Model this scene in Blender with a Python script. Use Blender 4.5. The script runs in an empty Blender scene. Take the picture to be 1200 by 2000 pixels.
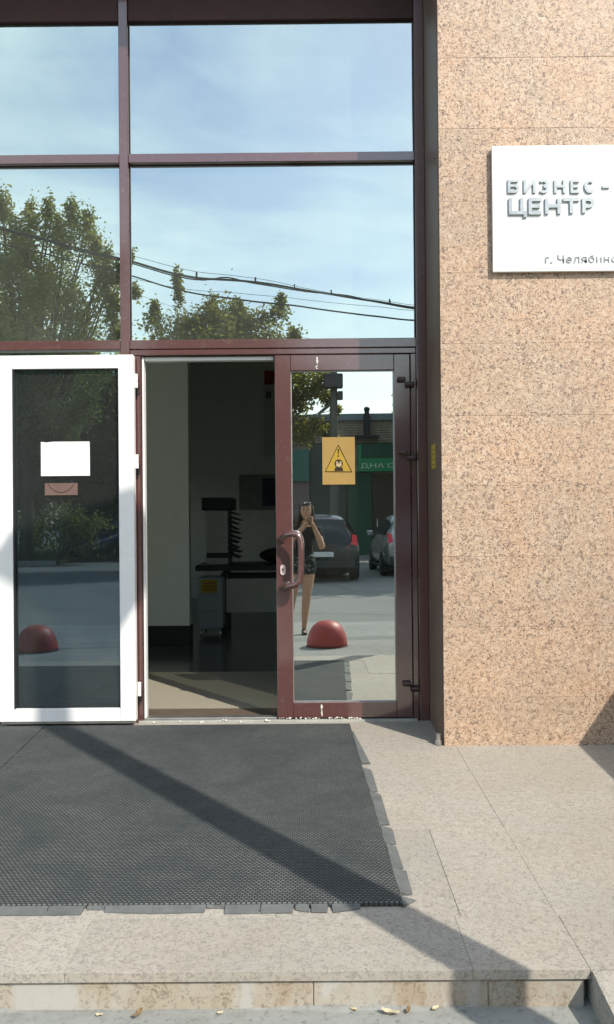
import bpy, bmesh, math, random
from mathutils import Vector, Matrix
random.seed(7)
S = bpy.context.scene
COL = S.collection
R = math.radians

# ------------------------------------------------------------------ camera
F = 1650.0                                   # focal length in pixels of a 1200 x 2000 frame
CAM = Vector((0.0, -5.2, 1.245))             # held by the photographer, platform at the doors is z = 0
ROT = Matrix.Rotation(4/F, 3, 'Z') @ Matrix.Rotation(math.pi/2 + 10/F, 3, 'X') @ Matrix.Rotation(R(-0.5), 3, 'Z')
cd = bpy.data.cameras.new('camera'); cam = bpy.data.objects.new('camera', cd); COL.objects.link(cam)
cam.matrix_world = Matrix.Translation(CAM) @ ROT.to_4x4()
cd.sensor_fit = 'VERTICAL'; cd.sensor_height = 36; cd.lens = F/2000*36
cd.clip_start = 0.004; cd.clip_end = 800
S.camera = cam

# ------------------------------------------------------------------ sky, sun, exposure
SUN_AZ = math.atan(0.78)                     # to the right of the street direction (-Y)
SUN_EL = R(42)
to_sun = Vector((math.sin(SUN_AZ)*math.cos(SUN_EL), -math.cos(SUN_AZ)*math.cos(SUN_EL), math.sin(SUN_EL)))
W = bpy.data.worlds.new('World'); S.world = W; W.use_nodes = True
wt = W.node_tree; wt.nodes.clear()
def wn(t, **k):
    n = wt.nodes.new(t)
    for a, b in k.items(): setattr(n, a, b)
    return n
def wl(a, b): wt.links.new(a, b)
wo = wn('ShaderNodeOutputWorld'); bg = wn('ShaderNodeBackground'); wl(bg.outputs[0], wo.inputs[0])
sky = wn('ShaderNodeTexSky', sky_type='NISHITA', sun_disc=False)
sky.sun_elevation = SUN_EL; sky.sun_rotation = math.pi - SUN_AZ
sky.air_density = 1.25; sky.dust_density = 1.2; sky.ozone_density = 1.0
tc = wn('ShaderNodeTexCoord'); sep = wn('ShaderNodeSeparateXYZ'); wl(tc.outputs['Generated'], sep.inputs[0])
zz = wn('ShaderNodeMath', operation='MAXIMUM'); wl(sep.outputs[2], zz.inputs[0]); zz.inputs[1].default_value = 0.0
za = wn('ShaderNodeMath', operation='ADD'); wl(zz.outputs[0], za.inputs[0]); za.inputs[1].default_value = 0.22
dx = wn('ShaderNodeMath', operation='DIVIDE'); wl(sep.outputs[0], dx.inputs[0]); wl(za.outputs[0], dx.inputs[1])
dy = wn('ShaderNodeMath', operation='DIVIDE'); wl(sep.outputs[1], dy.inputs[0]); wl(za.outputs[0], dy.inputs[1])
cb = wn('ShaderNodeCombineXYZ'); wl(dx.outputs[0], cb.inputs[0]); wl(dy.outputs[0], cb.inputs[1])
mp = wn('ShaderNodeMapping'); mp.inputs['Location'].default_value = (3.1, 1.7, 0.4); mp.inputs['Scale'].default_value = (0.75, 1.05, 1.0)
wl(cb.outputs[0], mp.inputs[0])
nz = wn('ShaderNodeTexNoise'); nz.inputs['Scale'].default_value = 1.3; nz.inputs['Detail'].default_value = 9; nz.inputs['Roughness'].default_value = 0.56
nz.inputs['Distortion'].default_value = 0.5; wl(mp.outputs[0], nz.inputs['Vector'])
rp = wn('ShaderNodeValToRGB'); rp.color_ramp.elements[0].position = 0.40; rp.color_ramp.elements[1].position = 0.70
rp.color_ramp.elements[0].color = (0, 0, 0, 1); rp.color_ramp.elements[1].color = (0.8, 0.8, 0.8, 1)
wl(nz.outputs['Fac'], rp.inputs[0])
mx = wn('ShaderNodeMixRGB'); wl(rp.outputs[0], mx.inputs[0]); wl(sky.outputs[0], mx.inputs[1]); mx.inputs[2].default_value = (7.6, 9.0, 8.7, 1)
wl(mx.outputs[0], bg.inputs[0]); bg.inputs[1].default_value = 0.15

sd = bpy.data.lights.new('sun', 'SUN'); sd.energy = 3.7; sd.angle = R(0.53); sd.color = (1.0, 0.93, 0.82)
sun = bpy.data.objects.new('sun', sd); COL.objects.link(sun)
sun.rotation_euler = to_sun.to_track_quat('Z', 'Y').to_euler(); sun.location = (6, -8, 12)
S.view_settings.view_transform = 'Standard'; S.view_settings.look = 'None'
S.view_settings.exposure = 0.46; S.view_settings.gamma = 1.0
S.render.engine = 'CYCLES'
S.cycles.caustics_reflective = False; S.cycles.caustics_refractive = False
S.cycles.max_bounces = 10; S.cycles.diffuse_bounces = 5; S.cycles.glossy_bounces = 5; S.cycles.transparent_max_bounces = 16
S.cycles.sample_clamp_indirect = 6.0
S.cycles.use_denoising = True

# ------------------------------------------------------------------ helpers: where a photographed point stands
def P(px, py, y):
    d = ROT @ Vector(((px-600)/F, -(py-1000)/F, -1)); return CAM + d*((y-CAM.y)/d.y)
def M(px, py, t):                            # a thing across the street that the glass shows, t metres in front of it
    p = P(px, py, t); p.y = -t; return p
SLOPE = 0.0217                               # the platform falls towards the street
def G(px, py):
    d = ROT @ Vector(((px-600)/F, -(py-1000)/F, -1)); return CAM + d*((SLOPE*CAM.y-CAM.z)/(d.z-SLOPE*d.y))
def pz(y): return SLOPE*min(y, 0.0)
def gz(y):                                   # street level
    if y > -2.75: return -0.175
    if y > -5.5: return -0.175 + (y+2.75)/2.75*0.065
    return -0.24

# ------------------------------------------------------------------ helpers: objects
def tag(o, label=None, cat=None, group=None, kind=None):
    if label: o['label'] = label
    if cat: o['category'] = cat
    if group: o['group'] = group
    if kind: o['kind'] = kind
    return o
def thing(name, loc, label, cat, group=None, kind=None):
    o = bpy.data.objects.new(name, None); COL.objects.link(o); o.location = loc; o.empty_display_size = 0.1
    return tag(o, label, cat, group, kind)
def wpos(o):
    v = Vector((0, 0, 0))
    while o is not None: v += o.location; o = o.parent
    return v
def link(name, me, mat=None, parent=None, smooth=False):
    o = bpy.data.objects.new(name, me); COL.objects.link(o)
    if mat: 
        if not me.materials: me.materials.append(mat)
    if parent: o.parent = parent
    if smooth:
        for p in me.polygons: p.use_smooth = True
    return o
def obj(name, bm, mat, parent=None, smooth=False, auto=None):
    """bm holds world coordinates; the object's origin is its parent's"""
    if parent is not None: bmesh.ops.translate(bm, verts=bm.verts, vec=-wpos(parent))
    bmesh.ops.recalc_face_normals(bm, faces=bm.faces)
    me = bpy.data.meshes.new(name); bm.to_mesh(me); bm.free()
    o = link(name, me, mat, parent, smooth)
    if auto: 
        for p in me.polygons: p.use_smooth = True
        me.set_sharp_from_angle(angle=R(auto))
    return o
def B(): return bmesh.new()
def box(bm, x0, x1, y0, y1, z0, z1, bev=0.0, seg=1):
    r = bmesh.ops.create_cube(bm, size=1)
    vs = r['verts']
    for v in vs:
        v.co = Vector((x0 if v.co.x < 0 else x1, y0 if v.co.y < 0 else y1, z0 if v.co.z < 0 else z1))
    if bev > 0:
        es = list({e for v in vs for e in v.link_edges})
        bmesh.ops.bevel(bm, geom=es, offset=bev, segments=seg, affect='EDGES', profile=0.6)
    return bm
def bx(name, x0, x1, y0, y1, z0, z1, mat, parent=None, bev=0.0, seg=1):
    if x1 < x0: x0, x1 = x1, x0
    if z1 < z0: z0, z1 = z1, z0
    return obj(name, box(B(), x0, x1, y0, y1, z0, z1, bev, seg), mat, parent)
def poly(bm, pts, depth):
    """prism: polygon pts swept along vector depth"""
    d = Vector(depth); a = [bm.verts.new(p) for p in pts]; b = [bm.verts.new(Vector(p)+d) for p in pts]
    bm.faces.new(a); bm.faces.new(list(reversed(b))); n = len(a)
    for i in range(n): bm.faces.new([a[i], b[i], b[(i+1) % n], a[(i+1) % n]])
    return bm
def tube(bm, pts, rad, n=8, cap=True):
    pts = [Vector(p) for p in pts]; rads = rad if isinstance(rad, (list, tuple)) else [rad]*len(pts)
    rings = []; up = None
    for i, p in enumerate(pts):
        t = (pts[min(i+1, len(pts)-1)]-pts[max(i-1, 0)]).normalized()
        if up is None: up = Vector((0, 0, 1)) if abs(t.z) < 0.9 else Vector((1, 0, 0))
        s = t.cross(up).normalized(); up = s.cross(t).normalized()
        rings.append([bm.verts.new(p + (s*math.cos(a)+up*math.sin(a))*rads[i]) for a in [2*math.pi*k/n for k in range(n)]])
    for i in range(len(rings)-1):
        for k in range(n): bm.faces.new([rings[i][k], rings[i][(k+1) % n], rings[i+1][(k+1) % n], rings[i+1][k]])
    if cap: bm.faces.new(list(reversed(rings[0]))); bm.faces.new(rings[-1])
    return bm
def lathe(bm, prof, c, n=20, axis='Z'):
    c = Vector(c); rings = []
    for r, h in prof:
        ring = []
        for k in range(n):
            a = 2*math.pi*k/n; u, v = r*math.cos(a), r*math.sin(a)
            q = Vector((u, v, h)) if axis == 'Z' else (Vector((h, u, v)) if axis == 'X' else Vector((u, h, v)))
            ring.append(bm.verts.new(c+q))
        rings.append(ring)
    for i in range(len(rings)-1):
        for k in range(n): bm.faces.new([rings[i][k], rings[i][(k+1) % n], rings[i+1][(k+1) % n], rings[i+1][k]])
    bm.faces.new(rings[0]); bm.faces.new(rings[-1])
    return bm
def smoothpath(pts, k=6):
    pts = [Vector(p) for p in pts]; out = []
    for i in range(len(pts)-1):
        p0, p1, p2, p3 = pts[max(i-1, 0)], pts[i], pts[i+1], pts[min(i+2, len(pts)-1)]
        for j in range(k):
            t = j/k
            out.append(0.5*((2*p1)+(p2-p0)*t+(2*p0-5*p1+4*p2-p3)*t*t+(3*p1-p0-3*p2+p3)*t**3))
    out.append(pts[-1]); return out

# ------------------------------------------------------------------ materials
class Mat:
    def __init__(s, name):
        s.m = bpy.data.materials.new(name); s.m.use_nodes = True; s.t = s.m.node_tree; s.t.nodes.clear()
        s.out = s.n('ShaderNodeOutputMaterial')
    def n(s, t, **k):
        n = s.t.nodes.new(t)
        for a, b in k.items(): setattr(n, a, b)
        return n
    def l(s, a, b): s.t.links.new(a, b); return b
    def pos(s, scale=(1, 1, 1)):
        g = s.n('ShaderNodeNewGeometry'); m = s.n('ShaderNodeMapping'); m.inputs['Scale'].default_value = scale
        s.l(g.outputs['Position'], m.inputs[0]); return m.outputs[0]
    def local(s, scale=(1, 1, 1)):
        g = s.n('ShaderNodeTexCoord'); m = s.n('ShaderNodeMapping'); m.inputs['Scale'].default_value = scale
        s.l(g.outputs['Object'], m.inputs[0]); return m.outputs[0]
    def noise(s, vec, scale, detail=3, rough=0.55, dist=0.0):
        n = s.n('ShaderNodeTexNoise'); n.inputs['Scale'].default_value = scale; n.inputs['Detail'].default_value = detail
        n.inputs['Roughness'].default_value = rough; n.inputs['Distortion'].default_value = dist; s.l(vec, n.inputs['Vector']); return n.outputs['Fac']
    def ramp(s, fac, *st):
        r = s.n('ShaderNodeValToRGB'); e = r.color_ramp.elements
        while len(e) < len(st): e.new(0.5)
        for i, (p, c) in enumerate(st):
            e[i].position = p; e[i].color = (c, c, c, 1) if isinstance(c, (int, float)) else (*c, 1)
        s.l(fac, r.inputs[0]); return r.outputs[0]
    def mix(s, fac, a, b, mode='MIX'):
        m = s.n('ShaderNodeMixRGB', blend_type=mode)
        for i, v in ((0, fac), (1, a), (2, b)):
            if isinstance(v, (int, float)): m.inputs[i].default_value = v if i == 0 else (v, v, v, 1)
            elif isinstance(v, (tuple, list)): m.inputs[i].default_value = (*v, 1)
            else: s.l(v, m.inputs[i])
        return m.outputs[0]
    def bump(s, h, strength, dist):
        b = s.n('ShaderNodeBump'); b.inputs['Strength'].default_value = strength; b.inputs['Distance'].default_value = dist
        s.l(h, b.inputs['Height']); return b.outputs[0]
    def pbr(s, col, rough=0.6, spec=0.5, metal=0.0, normal=None, **k):
        p = s.n('ShaderNodeBsdfPrincipled')
        for nm, v in (('Base Color', col), ('Roughness', rough), ('Specular IOR Level', spec), ('Metallic', metal)) + tuple(k.items()):
            if isinstance(v, (tuple, list)): p.inputs[nm].default_value = (*v, 1)
            elif isinstance(v, (int, float)): p.inputs[nm].default_value = v
            else: s.l(v, p.inputs[nm])
        if normal is not None: s.l(normal, p.inputs['Normal'])
        s.l(p.outputs[0], s.out.inputs[0]); return s.m
def plain(name, col, rough=0.6, spec=0.4, metal=0.0, var=0.12, scale=9.0, bump=0.0):
    m = Mat(name); v = m.pos()
    f = m.noise(v, scale, 4, 0.6); f2 = m.noise(v, scale*7, 2)
    c = m.mix(m.ramp(f, (0.3, 0.0), (0.7, 1.0)), tuple(x*(1-var) for x in col), tuple(min(1, x*(1+var)) for x in col))
    c = m.mix(m.ramp(f2, (0.55, 0.0), (0.75, 0.25)), c, tuple(x*0.7 for x in col))
    nrm = m.bump(f2, bump, 0.004) if bump else None
    return m.pbr(c, m.mix(f, max(0.03, rough-0.08), min(1, rough+0.08)), spec, metal, nrm)
def granite(name, base, dark, warm, pale, rough, scale=62.0, grime=0.25, contrast=1.0):
    m = Mat(name); v = m.pos(); info = m.n('ShaderNodeObjectInfo')
    blot = m.noise(v, 3.2, 4, 0.6, 0.4)
    c = m.mix(m.ramp(blot, (0.35, 0.0), (0.68, 1.0)), base, warm)
    worm = m.noise(v, scale, 3, 0.62, 1.6)
    mid = m.noise(v, scale*0.45, 2, 0.5, 0.8)
    c = m.mix(m.ramp(mid, (0.45, 0.0), (0.72, 0.45*contrast)), c, pale)
    c = m.mix(m.ramp(worm, (0.395, 0.95*contrast), (0.505, 0.0)), c, dark)
    c = m.mix(m.ramp(worm, (0.58, 0.0), (0.70, 0.75*contrast)), c, pale)
    g = m.noise(v, 1.1, 5, 0.65)
    c = m.mix(m.ramp(g, (0.40, 0.0), (0.75, grime)), c, tuple(x*0.62 for x in base))
    rv = m.ramp(info.outputs['Random'], (0.0, (0.945, 0.945, 0.95)), (1.0, (1.045, 1.035, 1.03)))
    c = m.mix(1.0, c, rv, 'MULTIPLY')
    return m.pbr(c, m.mix(g, rough-0.06, rough+0.1), 0.4, 0, m.bump(worm, 0.12, 0.002))

GRAN = granite('granite_pink', (0.495, 0.372, 0.268), (0.140, 0.102, 0.085), (0.555, 0.365, 0.240), (0.67, 0.56, 0.44), 0.42, 66.0, 0.35, 1.0)
PAVE = granite('granite_grey', (0.378, 0.358, 0.312), (0.16, 0.148, 0.125), (0.385, 0.345, 0.290), (0.46, 0.44, 0.39), 0.75, 60.0, 0.4, 0.55)
def riser_mat():
    m = Mat('granite_stained'); v = m.pos(); vv = m.pos((1, 1, 0.35))
    worm = m.noise(v, 46, 3, 0.62, 1.6); big = m.noise(vv, 7, 4, 0.6, 0.6); rust = m.noise(m.pos((1, 1, 0.5)), 4.3, 4, 0.7, 1.0)
    c = m.mix(m.ramp(worm, (0.34, 0.8), (0.5, 0.0)), (0.38, 0.33, 0.26), (0.15, 0.12, 0.09))
    c = m.mix(m.ramp(rust, (0.52, 0.0), (0.68, 0.55)), c, (0.29, 0.20, 0.12))
    c = m.mix(m.ramp(big, (0.40, 0.0), (0.60, 0.92)), c, (0.42, 0.415, 0.385))       # cement smears
    return m.pbr(c, 0.85, 0.2, 0, m.bump(worm, 0.2, 0.003))
RISER = riser_mat()
def maroon_mat():
    m = Mat('maroon_aluminium'); v = m.pos()
    f = m.noise(v, 3, 4, 0.6); sc = m.noise(m.pos((1, 1, 0.06)), 60, 3)
    c = m.mix(f, (0.088, 0.031, 0.028), (0.106, 0.041, 0.037))
    c = m.mix(m.ramp(m.noise(v, 26, 5, 0.7), (0.55, 0.0), (0.8, 0.35)), c, (0.27, 0.21, 0.18))
    return m.pbr(c, m.ramp(sc, (0.2, 0.30), (0.8, 0.42)), 0.5, 0, None, **{'Coat Weight': 1.0, 'Coat Roughness': 0.10, 'Coat IOR': 1.9})
MAROON = maroon_mat()
BROWN = plain('brown_flashing', (0.17, 0.115, 0.09), 0.5, 0.4, var=0.15, scale=4)
WHITE = plain('white_paint', (0.80, 0.81, 0.80), 0.42, 0.45, var=0.03)
PAPER = plain('white_paper', (0.82, 0.83, 0.82), 0.85, 0.2, var=0.02)
GASKET = plain('black_rubber', (0.02, 0.022, 0.024), 0.6)
DARKMETAL = plain('dark_metal', (0.035, 0.03, 0.032), 0.35, 0.5, 0.4)
STEEL = plain('dull_steel', (0.55, 0.54, 0.52), 0.38, 0.5, 0.9)
ESCUT = plain('escutcheon_metal', (0.66, 0.55, 0.50), 0.4, 0.5, 0.3)
FOAM = plain('sealant', (0.76, 0.74, 0.68), 0.9, 0.2, bump=0.6, scale=30)
CONC = plain('concrete', (0.36, 0.36, 0.33), 0.9, 0.2, var=0.15, bump=0.3, scale=6)
def mirror_mat(name, refl, trans, k, wav=0.0, dust_or_haze=(0.015, 0.075)):
    m = Mat(name); g = m.n('ShaderNodeBsdfGlossy'); g.inputs['Color'].default_value = (*refl, 1); g.inputs['Roughness'].default_value = 0.0
    t = m.n('ShaderNodeBsdfTransparent'); t.inputs['Color'].default_value = (*trans, 1)
    if wav:
        n = m.noise(m.pos((1, 1, 1)), 1.3, 1, 0.4); m.l(m.bump(n, 1.0, wav), g.inputs['Normal'])
    d = m.n('ShaderNodeBsdfDiffuse'); d.inputs['Color'].default_value = (0.36, 0.37, 0.34, 1)
    film = m.ramp(m.noise(m.pos((1, 1, 0.6)), 2.2, 5, 0.65), (0.30, dust_or_haze[0]), (0.8, dust_or_haze[1]))    # dusty layer with painted haze that lifts the dark reflections
    gb = m.n('ShaderNodeNewGeometry'); kk = m.n('ShaderNodeMath', operation='MULTIPLY_ADD'); m.l(gb.outputs['Backfacing'], kk.inputs[0]); kk.inputs[1].default_value = -k; kk.inputs[2].default_value = k   # coated on its outer faces only
    a = m.n('ShaderNodeMixShader'); m.l(kk.outputs[0], a.inputs[0]); m.l(t.outputs[0], a.inputs[1]); m.l(g.outputs[0], a.inputs[2])
    b = m.n('ShaderNodeMixShader'); m.l(film, b.inputs[0]); m.l(a.outputs[0], b.inputs[1]); m.l(d.outputs[0], b.inputs[2])
    m.l(b.outputs[0], m.out.inputs[0]); return m.m
MIRROR = mirror_mat('mirror_glass', (0.90, 1.0, 0.965), (0.86, 0.90, 0.84), 0.61, 0.0026, (0.035, 0.11))
MIRROR_DOOR = mirror_mat('door_mirror_glass', (0.84, 0.89, 0.85), (0.86, 0.90, 0.84), 0.82, 0.0008, (0.004, 0.03))
TINTED = mirror_mat('tinted_glass', (0.62, 0.84, 1.0), (0.30, 0.38, 0.44), 0.24, 0.0, (0.03, 0.07))
def mat_rubber():
    m = Mat('mat_rubber'); v = m.pos()
    br = m.n('ShaderNodeTexBrick'); br.offset = 0.5; m.l(v, br.inputs['Vector'])
    br.inputs['Scale'].default_value = 1.0; br.inputs['Brick Width'].default_value = 0.017; br.inputs['Row Height'].default_value = 0.0125
    br.inputs['Mortar Size'].default_value = 0.0032; br.inputs['Mortar Smooth'].default_value = 0.6
    br.inputs['Color1'].default_value = (1, 1, 1, 1); br.inputs['Color2'].default_value = (0.8, 0.8, 0.8, 1); br.inputs['Mortar'].default_value = (0, 0, 0, 1)
    dust_or_haze = m.noise(v, 2.6, 7, 0.7, 0.8); fine = m.noise(v, 45, 3)
    c = m.mix(m.ramp(dust_or_haze, (0.34, 0.0), (0.70, 1.0)), (0.130, 0.144, 0.142), (0.310, 0.318, 0.290))
    c = m.mix(m.ramp(fine, (0.62, 0.0), (0.78, 0.5)), c, (0.19, 0.19, 0.175))
    c = m.mix(m.mix(1.0, br.outputs['Color'], 0.55, 'MULTIPLY'), tuple((0.035, 0.04, 0.043)), c)
    c2 = m.mix(br.outputs['Color'], (0.026, 0.032, 0.036), c)
    return m.pbr(c2, 0.82, 0.3, 0, m.bump(br.outputs['Color'], 0.9, 0.006))
RUBBER = mat_rubber()
EDGE = plain('mat_edge_rubber', (0.120, 0.128, 0.126), 0.75, 0.3, var=0.2, scale=14, bump=0.2)
def asphalt():
    m = Mat('asphalt'); v = m.pos()
    a = m.noise(v, 0.35, 5, 0.6); b = m.noise(v, 55, 3, 0.7); d = m.noise(v, 2.5, 4, 0.6)
    c = m.mix(m.ramp(a, (0.3, 0.0), (0.7, 1.0)), (0.180, 0.184, 0.175), (0.225, 0.226, 0.212))
    c = m.mix(m.ramp(b, (0.35, 0.5), (0.5, 0.0)), c, (0.075, 0.075, 0.072)); c = m.mix(m.ramp(d, (0.5, 0.0), (0.75, 0.35)), c, (0.23, 0.225, 0.205))
    cr = m.n('ShaderNodeTexVoronoi', feature='DISTANCE_TO_EDGE'); cr.inputs['Scale'].default_value = 0.23
    w = m.mix(0.25, v, m.n('ShaderNodeTexNoise').outputs['Color']); m.l(w, cr.inputs['Vector'])
    c = m.mix(m.ramp(cr.outputs['Distance'], (0.0, 0.8), (0.006, 0.0)), c, (0.05, 0.05, 0.048))
    return m.pbr(c, 0.9, 0.25, 0, m.bump(b, 0.35, 0.006))
ASPH = asphalt()
def pavement():
    m = Mat('pavement_concrete'); v = m.pos()
    a = m.noise(v, 1.6, 6, 0.65, 0.6); b = m.noise(v, 42, 4, 0.7); d = m.noise(v, 9, 5, 0.7, 0.5)
    c = m.mix(m.ramp(a, (0.32, 0.0), (0.68, 1.0)), (0.235, 0.245, 0.235), (0.300, 0.305, 0.285))
    c = m.mix(m.ramp(d, (0.52, 0.0), (0.68, 0.55)), c, (0.185, 0.180, 0.160))
    c = m.mix(m.ramp(b, (0.30, 0.75), (0.44, 0.0)), c, (0.12, 0.115, 0.105)); c = m.mix(m.ramp(b, (0.66, 0.0), (0.76, 0.6)), c, (0.40, 0.40, 0.37))
    return m.pbr(c, 0.92, 0.2, 0, m.bump(m.mix(0.5, b, d), 0.5, 0.012))
PAVEMENT = pavement()
GRASS = plain('lawn_soil', (0.10, 0.115, 0.05), 0.95, 0.1, var=0.35, scale=5, bump=0.4)
RED = None
def red_mat():
    m = Mat('worn_red_paint'); v = m.local(); n = m.noise(v, 9, 5, 0.65)
    c = m.mix(m.ramp(n, (0.3, 0.0), (0.7, 1.0)), (0.30, 0.026, 0.024), (0.39, 0.045, 0.036))
    c = m.mix(m.ramp(m.noise(v, 30, 4, 0.7), (0.60, 0.0), (0.72, 0.5)), c, (0.30, 0.20, 0.17))
    return m.pbr(c, 0.5, 0.45, 0, m.bump(n, 0.2, 0.01))
RED = red_mat()

# ------------------------------------------------------------------ setting: ground, pavement, lawn
def sheet(name, prof, x0, x1, mat, nx=1):
    bm = B(); rows = [[bm.verts.new((x0+(x1-x0)*i/nx, y, z)) for i in range(nx+1)] for y, z in prof]
    for a, b in zip(rows, rows[1:]):
        for i in range(nx): bm.faces.new([a[i], a[i+1], b[i+1], b[i]])
    return obj(name, bm, mat)
tag(sheet('ground', [(260, -0.30), (-2.55, -0.30), (-2.56, -0.179), (-5.5, -0.244), (-320, -0.244)], -260, 260, ASPH), kind='structure')
tag(sheet('pavement', [(-2.60, -0.171), (-2.75, -0.171), (-5.5, -0.236), (-6.75, -0.236)], -30, 30, PAVEMENT), kind='structure')
LAWN_T = 22.3
lw = B(); box(lw, -30, -8.2, -40, -LAWN_T-0.16, -0.3, -0.12); tag(obj('lawn', lw, GRASS), kind='structure')
kerb = bpy.data.objects.new('kerb', None); COL.objects.link(kerb); kerb.location = (0, -LAWN_T, -0.24); tag(kerb, kind='structure')
km = None
for i in range(14):
    x = -22.2 + i*1.0
    if km is None:
        o = bx('kerb_stone', x, x+0.985, -LAWN_T-0.155, -LAWN_T, -0.30, -0.10, CONC, kerb, 0.012); km = o.data
        base_x = x
    else:
        o = link('kerb_stone', km, None, kerb); o.location = (x-base_x, 0, 0)

# ------------------------------------------------------------------ entrance platform
plat = bpy.data.objects.new('entrance_platform', None); COL.objects.link(plat); plat.location = (0, -1.4, 0); tag(plat, kind='structure')
EDGE_Y = -2.765
def slab(name, x0, x1, y0, y1, th, mat, jig=0.0, drop=0.0):
    g = 0.0004
    bm = box(B(), x0+g, x1-g, y0+g, y1-g, -th, 0.0, 0.0007)
    for v in bm.verts: v.co.z += pz(v.co.y) + drop + jig*(v.co.x-x0)
    return obj(name, bm, mat, plat)
bmb = box(B(), -6.0, 0.80, EDGE_Y+0.06, 0.0, -0.30, -0.034)
for v in bmb.verts:
    if v.co.z > -0.1: v.co.z += pz(v.co.y)
obj('bed', bmb, CONC, plat)
bmb = box(B(), 0.802, 2.10, EDGE_Y+0.001, -0.30, -0.30, -0.034)
for v in bmb.verts:
    if v.co.z > -0.1: v.co.z += pz(v.co.y)
obj('bed', bmb, CONC, plat)
ROWJ = -2.449
random.seed(3)
xs_a = [-4.9, -3.7, -2.5, -1.3, -0.12, 0.480, 0.790, 1.45, 2.10]
for i in range(len(xs_a)-1):
    for (ya, yb) in ((-1.72, 0.0), (ROWJ, -1.72)):
        x0, x1 = xs_a[i], xs_a[i+1]
        if i in (5,) and yb == 0.0: continue
        if i == 4 and yb == 0.0: x1 = 0.790
        slab('paving_slab', x0, x1, ya, yb, 0.03, PAVE, drop=random.uniform(-0.0012, 0.0012))
xs_n = [-4.9, -3.9, -2.9, -1.9, -0.715, 0.46, 0.796]
for a, b in zip(xs_n, xs_n[1:]):
    slab('step_nosing', a, b, EDGE_Y, ROWJ, 0.029, PAVE, drop=random.uniform(-0.001, 0.001))
for a, b in zip([0.7965, 1.45], [1.45, 2.10]):
    slab('paving_slab', a, b, EDGE_Y, ROWJ, 0.029, PAVE)
for a, b in zip([-4.9, -3.4, -2.2, -1.05, 0.0, 0.505], [-3.4, -2.2, -1.05, 0.0, 0.505, 0.782]):
    bx('riser_slab', a+0.0006, b-0.0006, EDGE_Y+0.010, EDGE_Y+0.058, -0.27, -0.0925, RISER, plat, 0.003)
random.seed(77)
fb = B(); nseg = 150; top_, bot_, back_ = [], [], []
for i in range(nseg+1):
    x = -4.9+(0.78+4.9)*i/nseg; w = 0.010+0.012*random.random()+0.008*math.sin(x*7.1)+0.006*math.sin(x*23); h = 0.003+0.007*random.random()+0.005*math.sin(x*5.3+1)
    w = max(0.008, w); h = max(0.002, h); y1 = EDGE_Y+0.0099
    back_.append(fb.verts.new((x, y1, -0.176+h))); top_.append(fb.verts.new((x+random.uniform(-.008, .008), y1-w*0.45, -0.176+h*0.7))); bot_.append(fb.verts.new((x, y1-w, -0.1755)))
for i in range(nseg):
    fb.faces.new([back_[i], back_[i+1], top_[i+1], top_[i]]); fb.faces.new([top_[i], top_[i+1], bot_[i+1], bot_[i]])
obj('mortar_fillet', fb, PAVEMENT, plat)
# ramp beside the step
bm = B(); poly(bm, [(0.80, -2.769, -0.062), (0.80, -3.55, -0.186), (0.80, -3.55, -0.32), (0.80, -2.769, -0.32)], (1.30, 0, 0))
tag(obj('ramp', bm, PAVE), kind='structure')

# ------------------------------------------------------------------ facade
PX = 0.729; PY = -0.572                      # front corner of the pier
ZS = 4.74                                    # soffit
XL = -4.6                                    # far end of the glazed bay
pier = thing('granite_pier', (1.4, -0.3, 0), 'pink speckled granite pier right of the doors', 'pier')
bx('core', PX+0.004, 2.396, PY+0.022, 0.30, -0.2, ZS-0.002, CONC, pier)
zrows = [-0.020, 0.250, 0.636, 1.022, 1.409, 1.793, 2.189, 2.577, 2.969, 3.371, 3.76, 4.15, 4.54, ZS]
random.seed(11)
for a, b in zip(zrows, zrows[1:]):
    d = random.uniform(-0.0008, 0.0008)
    bx('granite_tile', PX, 1.70, PY+d, PY+0.02, a+0.0004, b-0.0004, GRAN, pier, 0.0007)
    d = random.uniform(-0.0008, 0.0008)
    bx('granite_tile', 1.703, 2.4, PY+d, PY+0.02, a+0.0004, b-0.0004, GRAN, pier, 0.0007)
bx('reveal_panel', PX-0.003, PX+0.003, PY+0.021, -0.004, -0.008, ZS-0.004, BROWN, pier)
pier2 = thing('granite_pier', (-5.2, -0.3, 0), 'granite pier past the far end of the glazing', 'pier')
bx('core', -5.79, XL-0.004, PY+0.022, 0.30, -0.2, ZS-0.002, CONC, pier2)
for a, b in zip(zrows, zrows[1:]):
    bx('granite_tile', -5.8, XL, PY, PY+0.02, a+0.0012, b-0.0012, GRAN, pier2, 0.0018)
lint = thing('granite_lintel', (-1.5, -0.3, ZS), 'granite beam spanning above the entrance glazing', 'lintel')
bx('core', -5.8, 2.4, PY+0.022, 0.30, ZS+0.001, ZS+1.4, CONC, lint)
for i in range(8):
    bx('granite_tile', -5.8+i*1.025+0.0015, -5.8+(i+1)*1.025-0.0015, PY, PY+0.02, ZS+0.001, ZS+0.7, GRAN, lint, 0.0018)
    bx('granite_tile', -5.8+i*1.025+0.0015, -5.8+(i+1)*1.025-0.0015, PY, PY+0.02, ZS+0.703, ZS+1.4, GRAN, lint, 0.0018)

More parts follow.
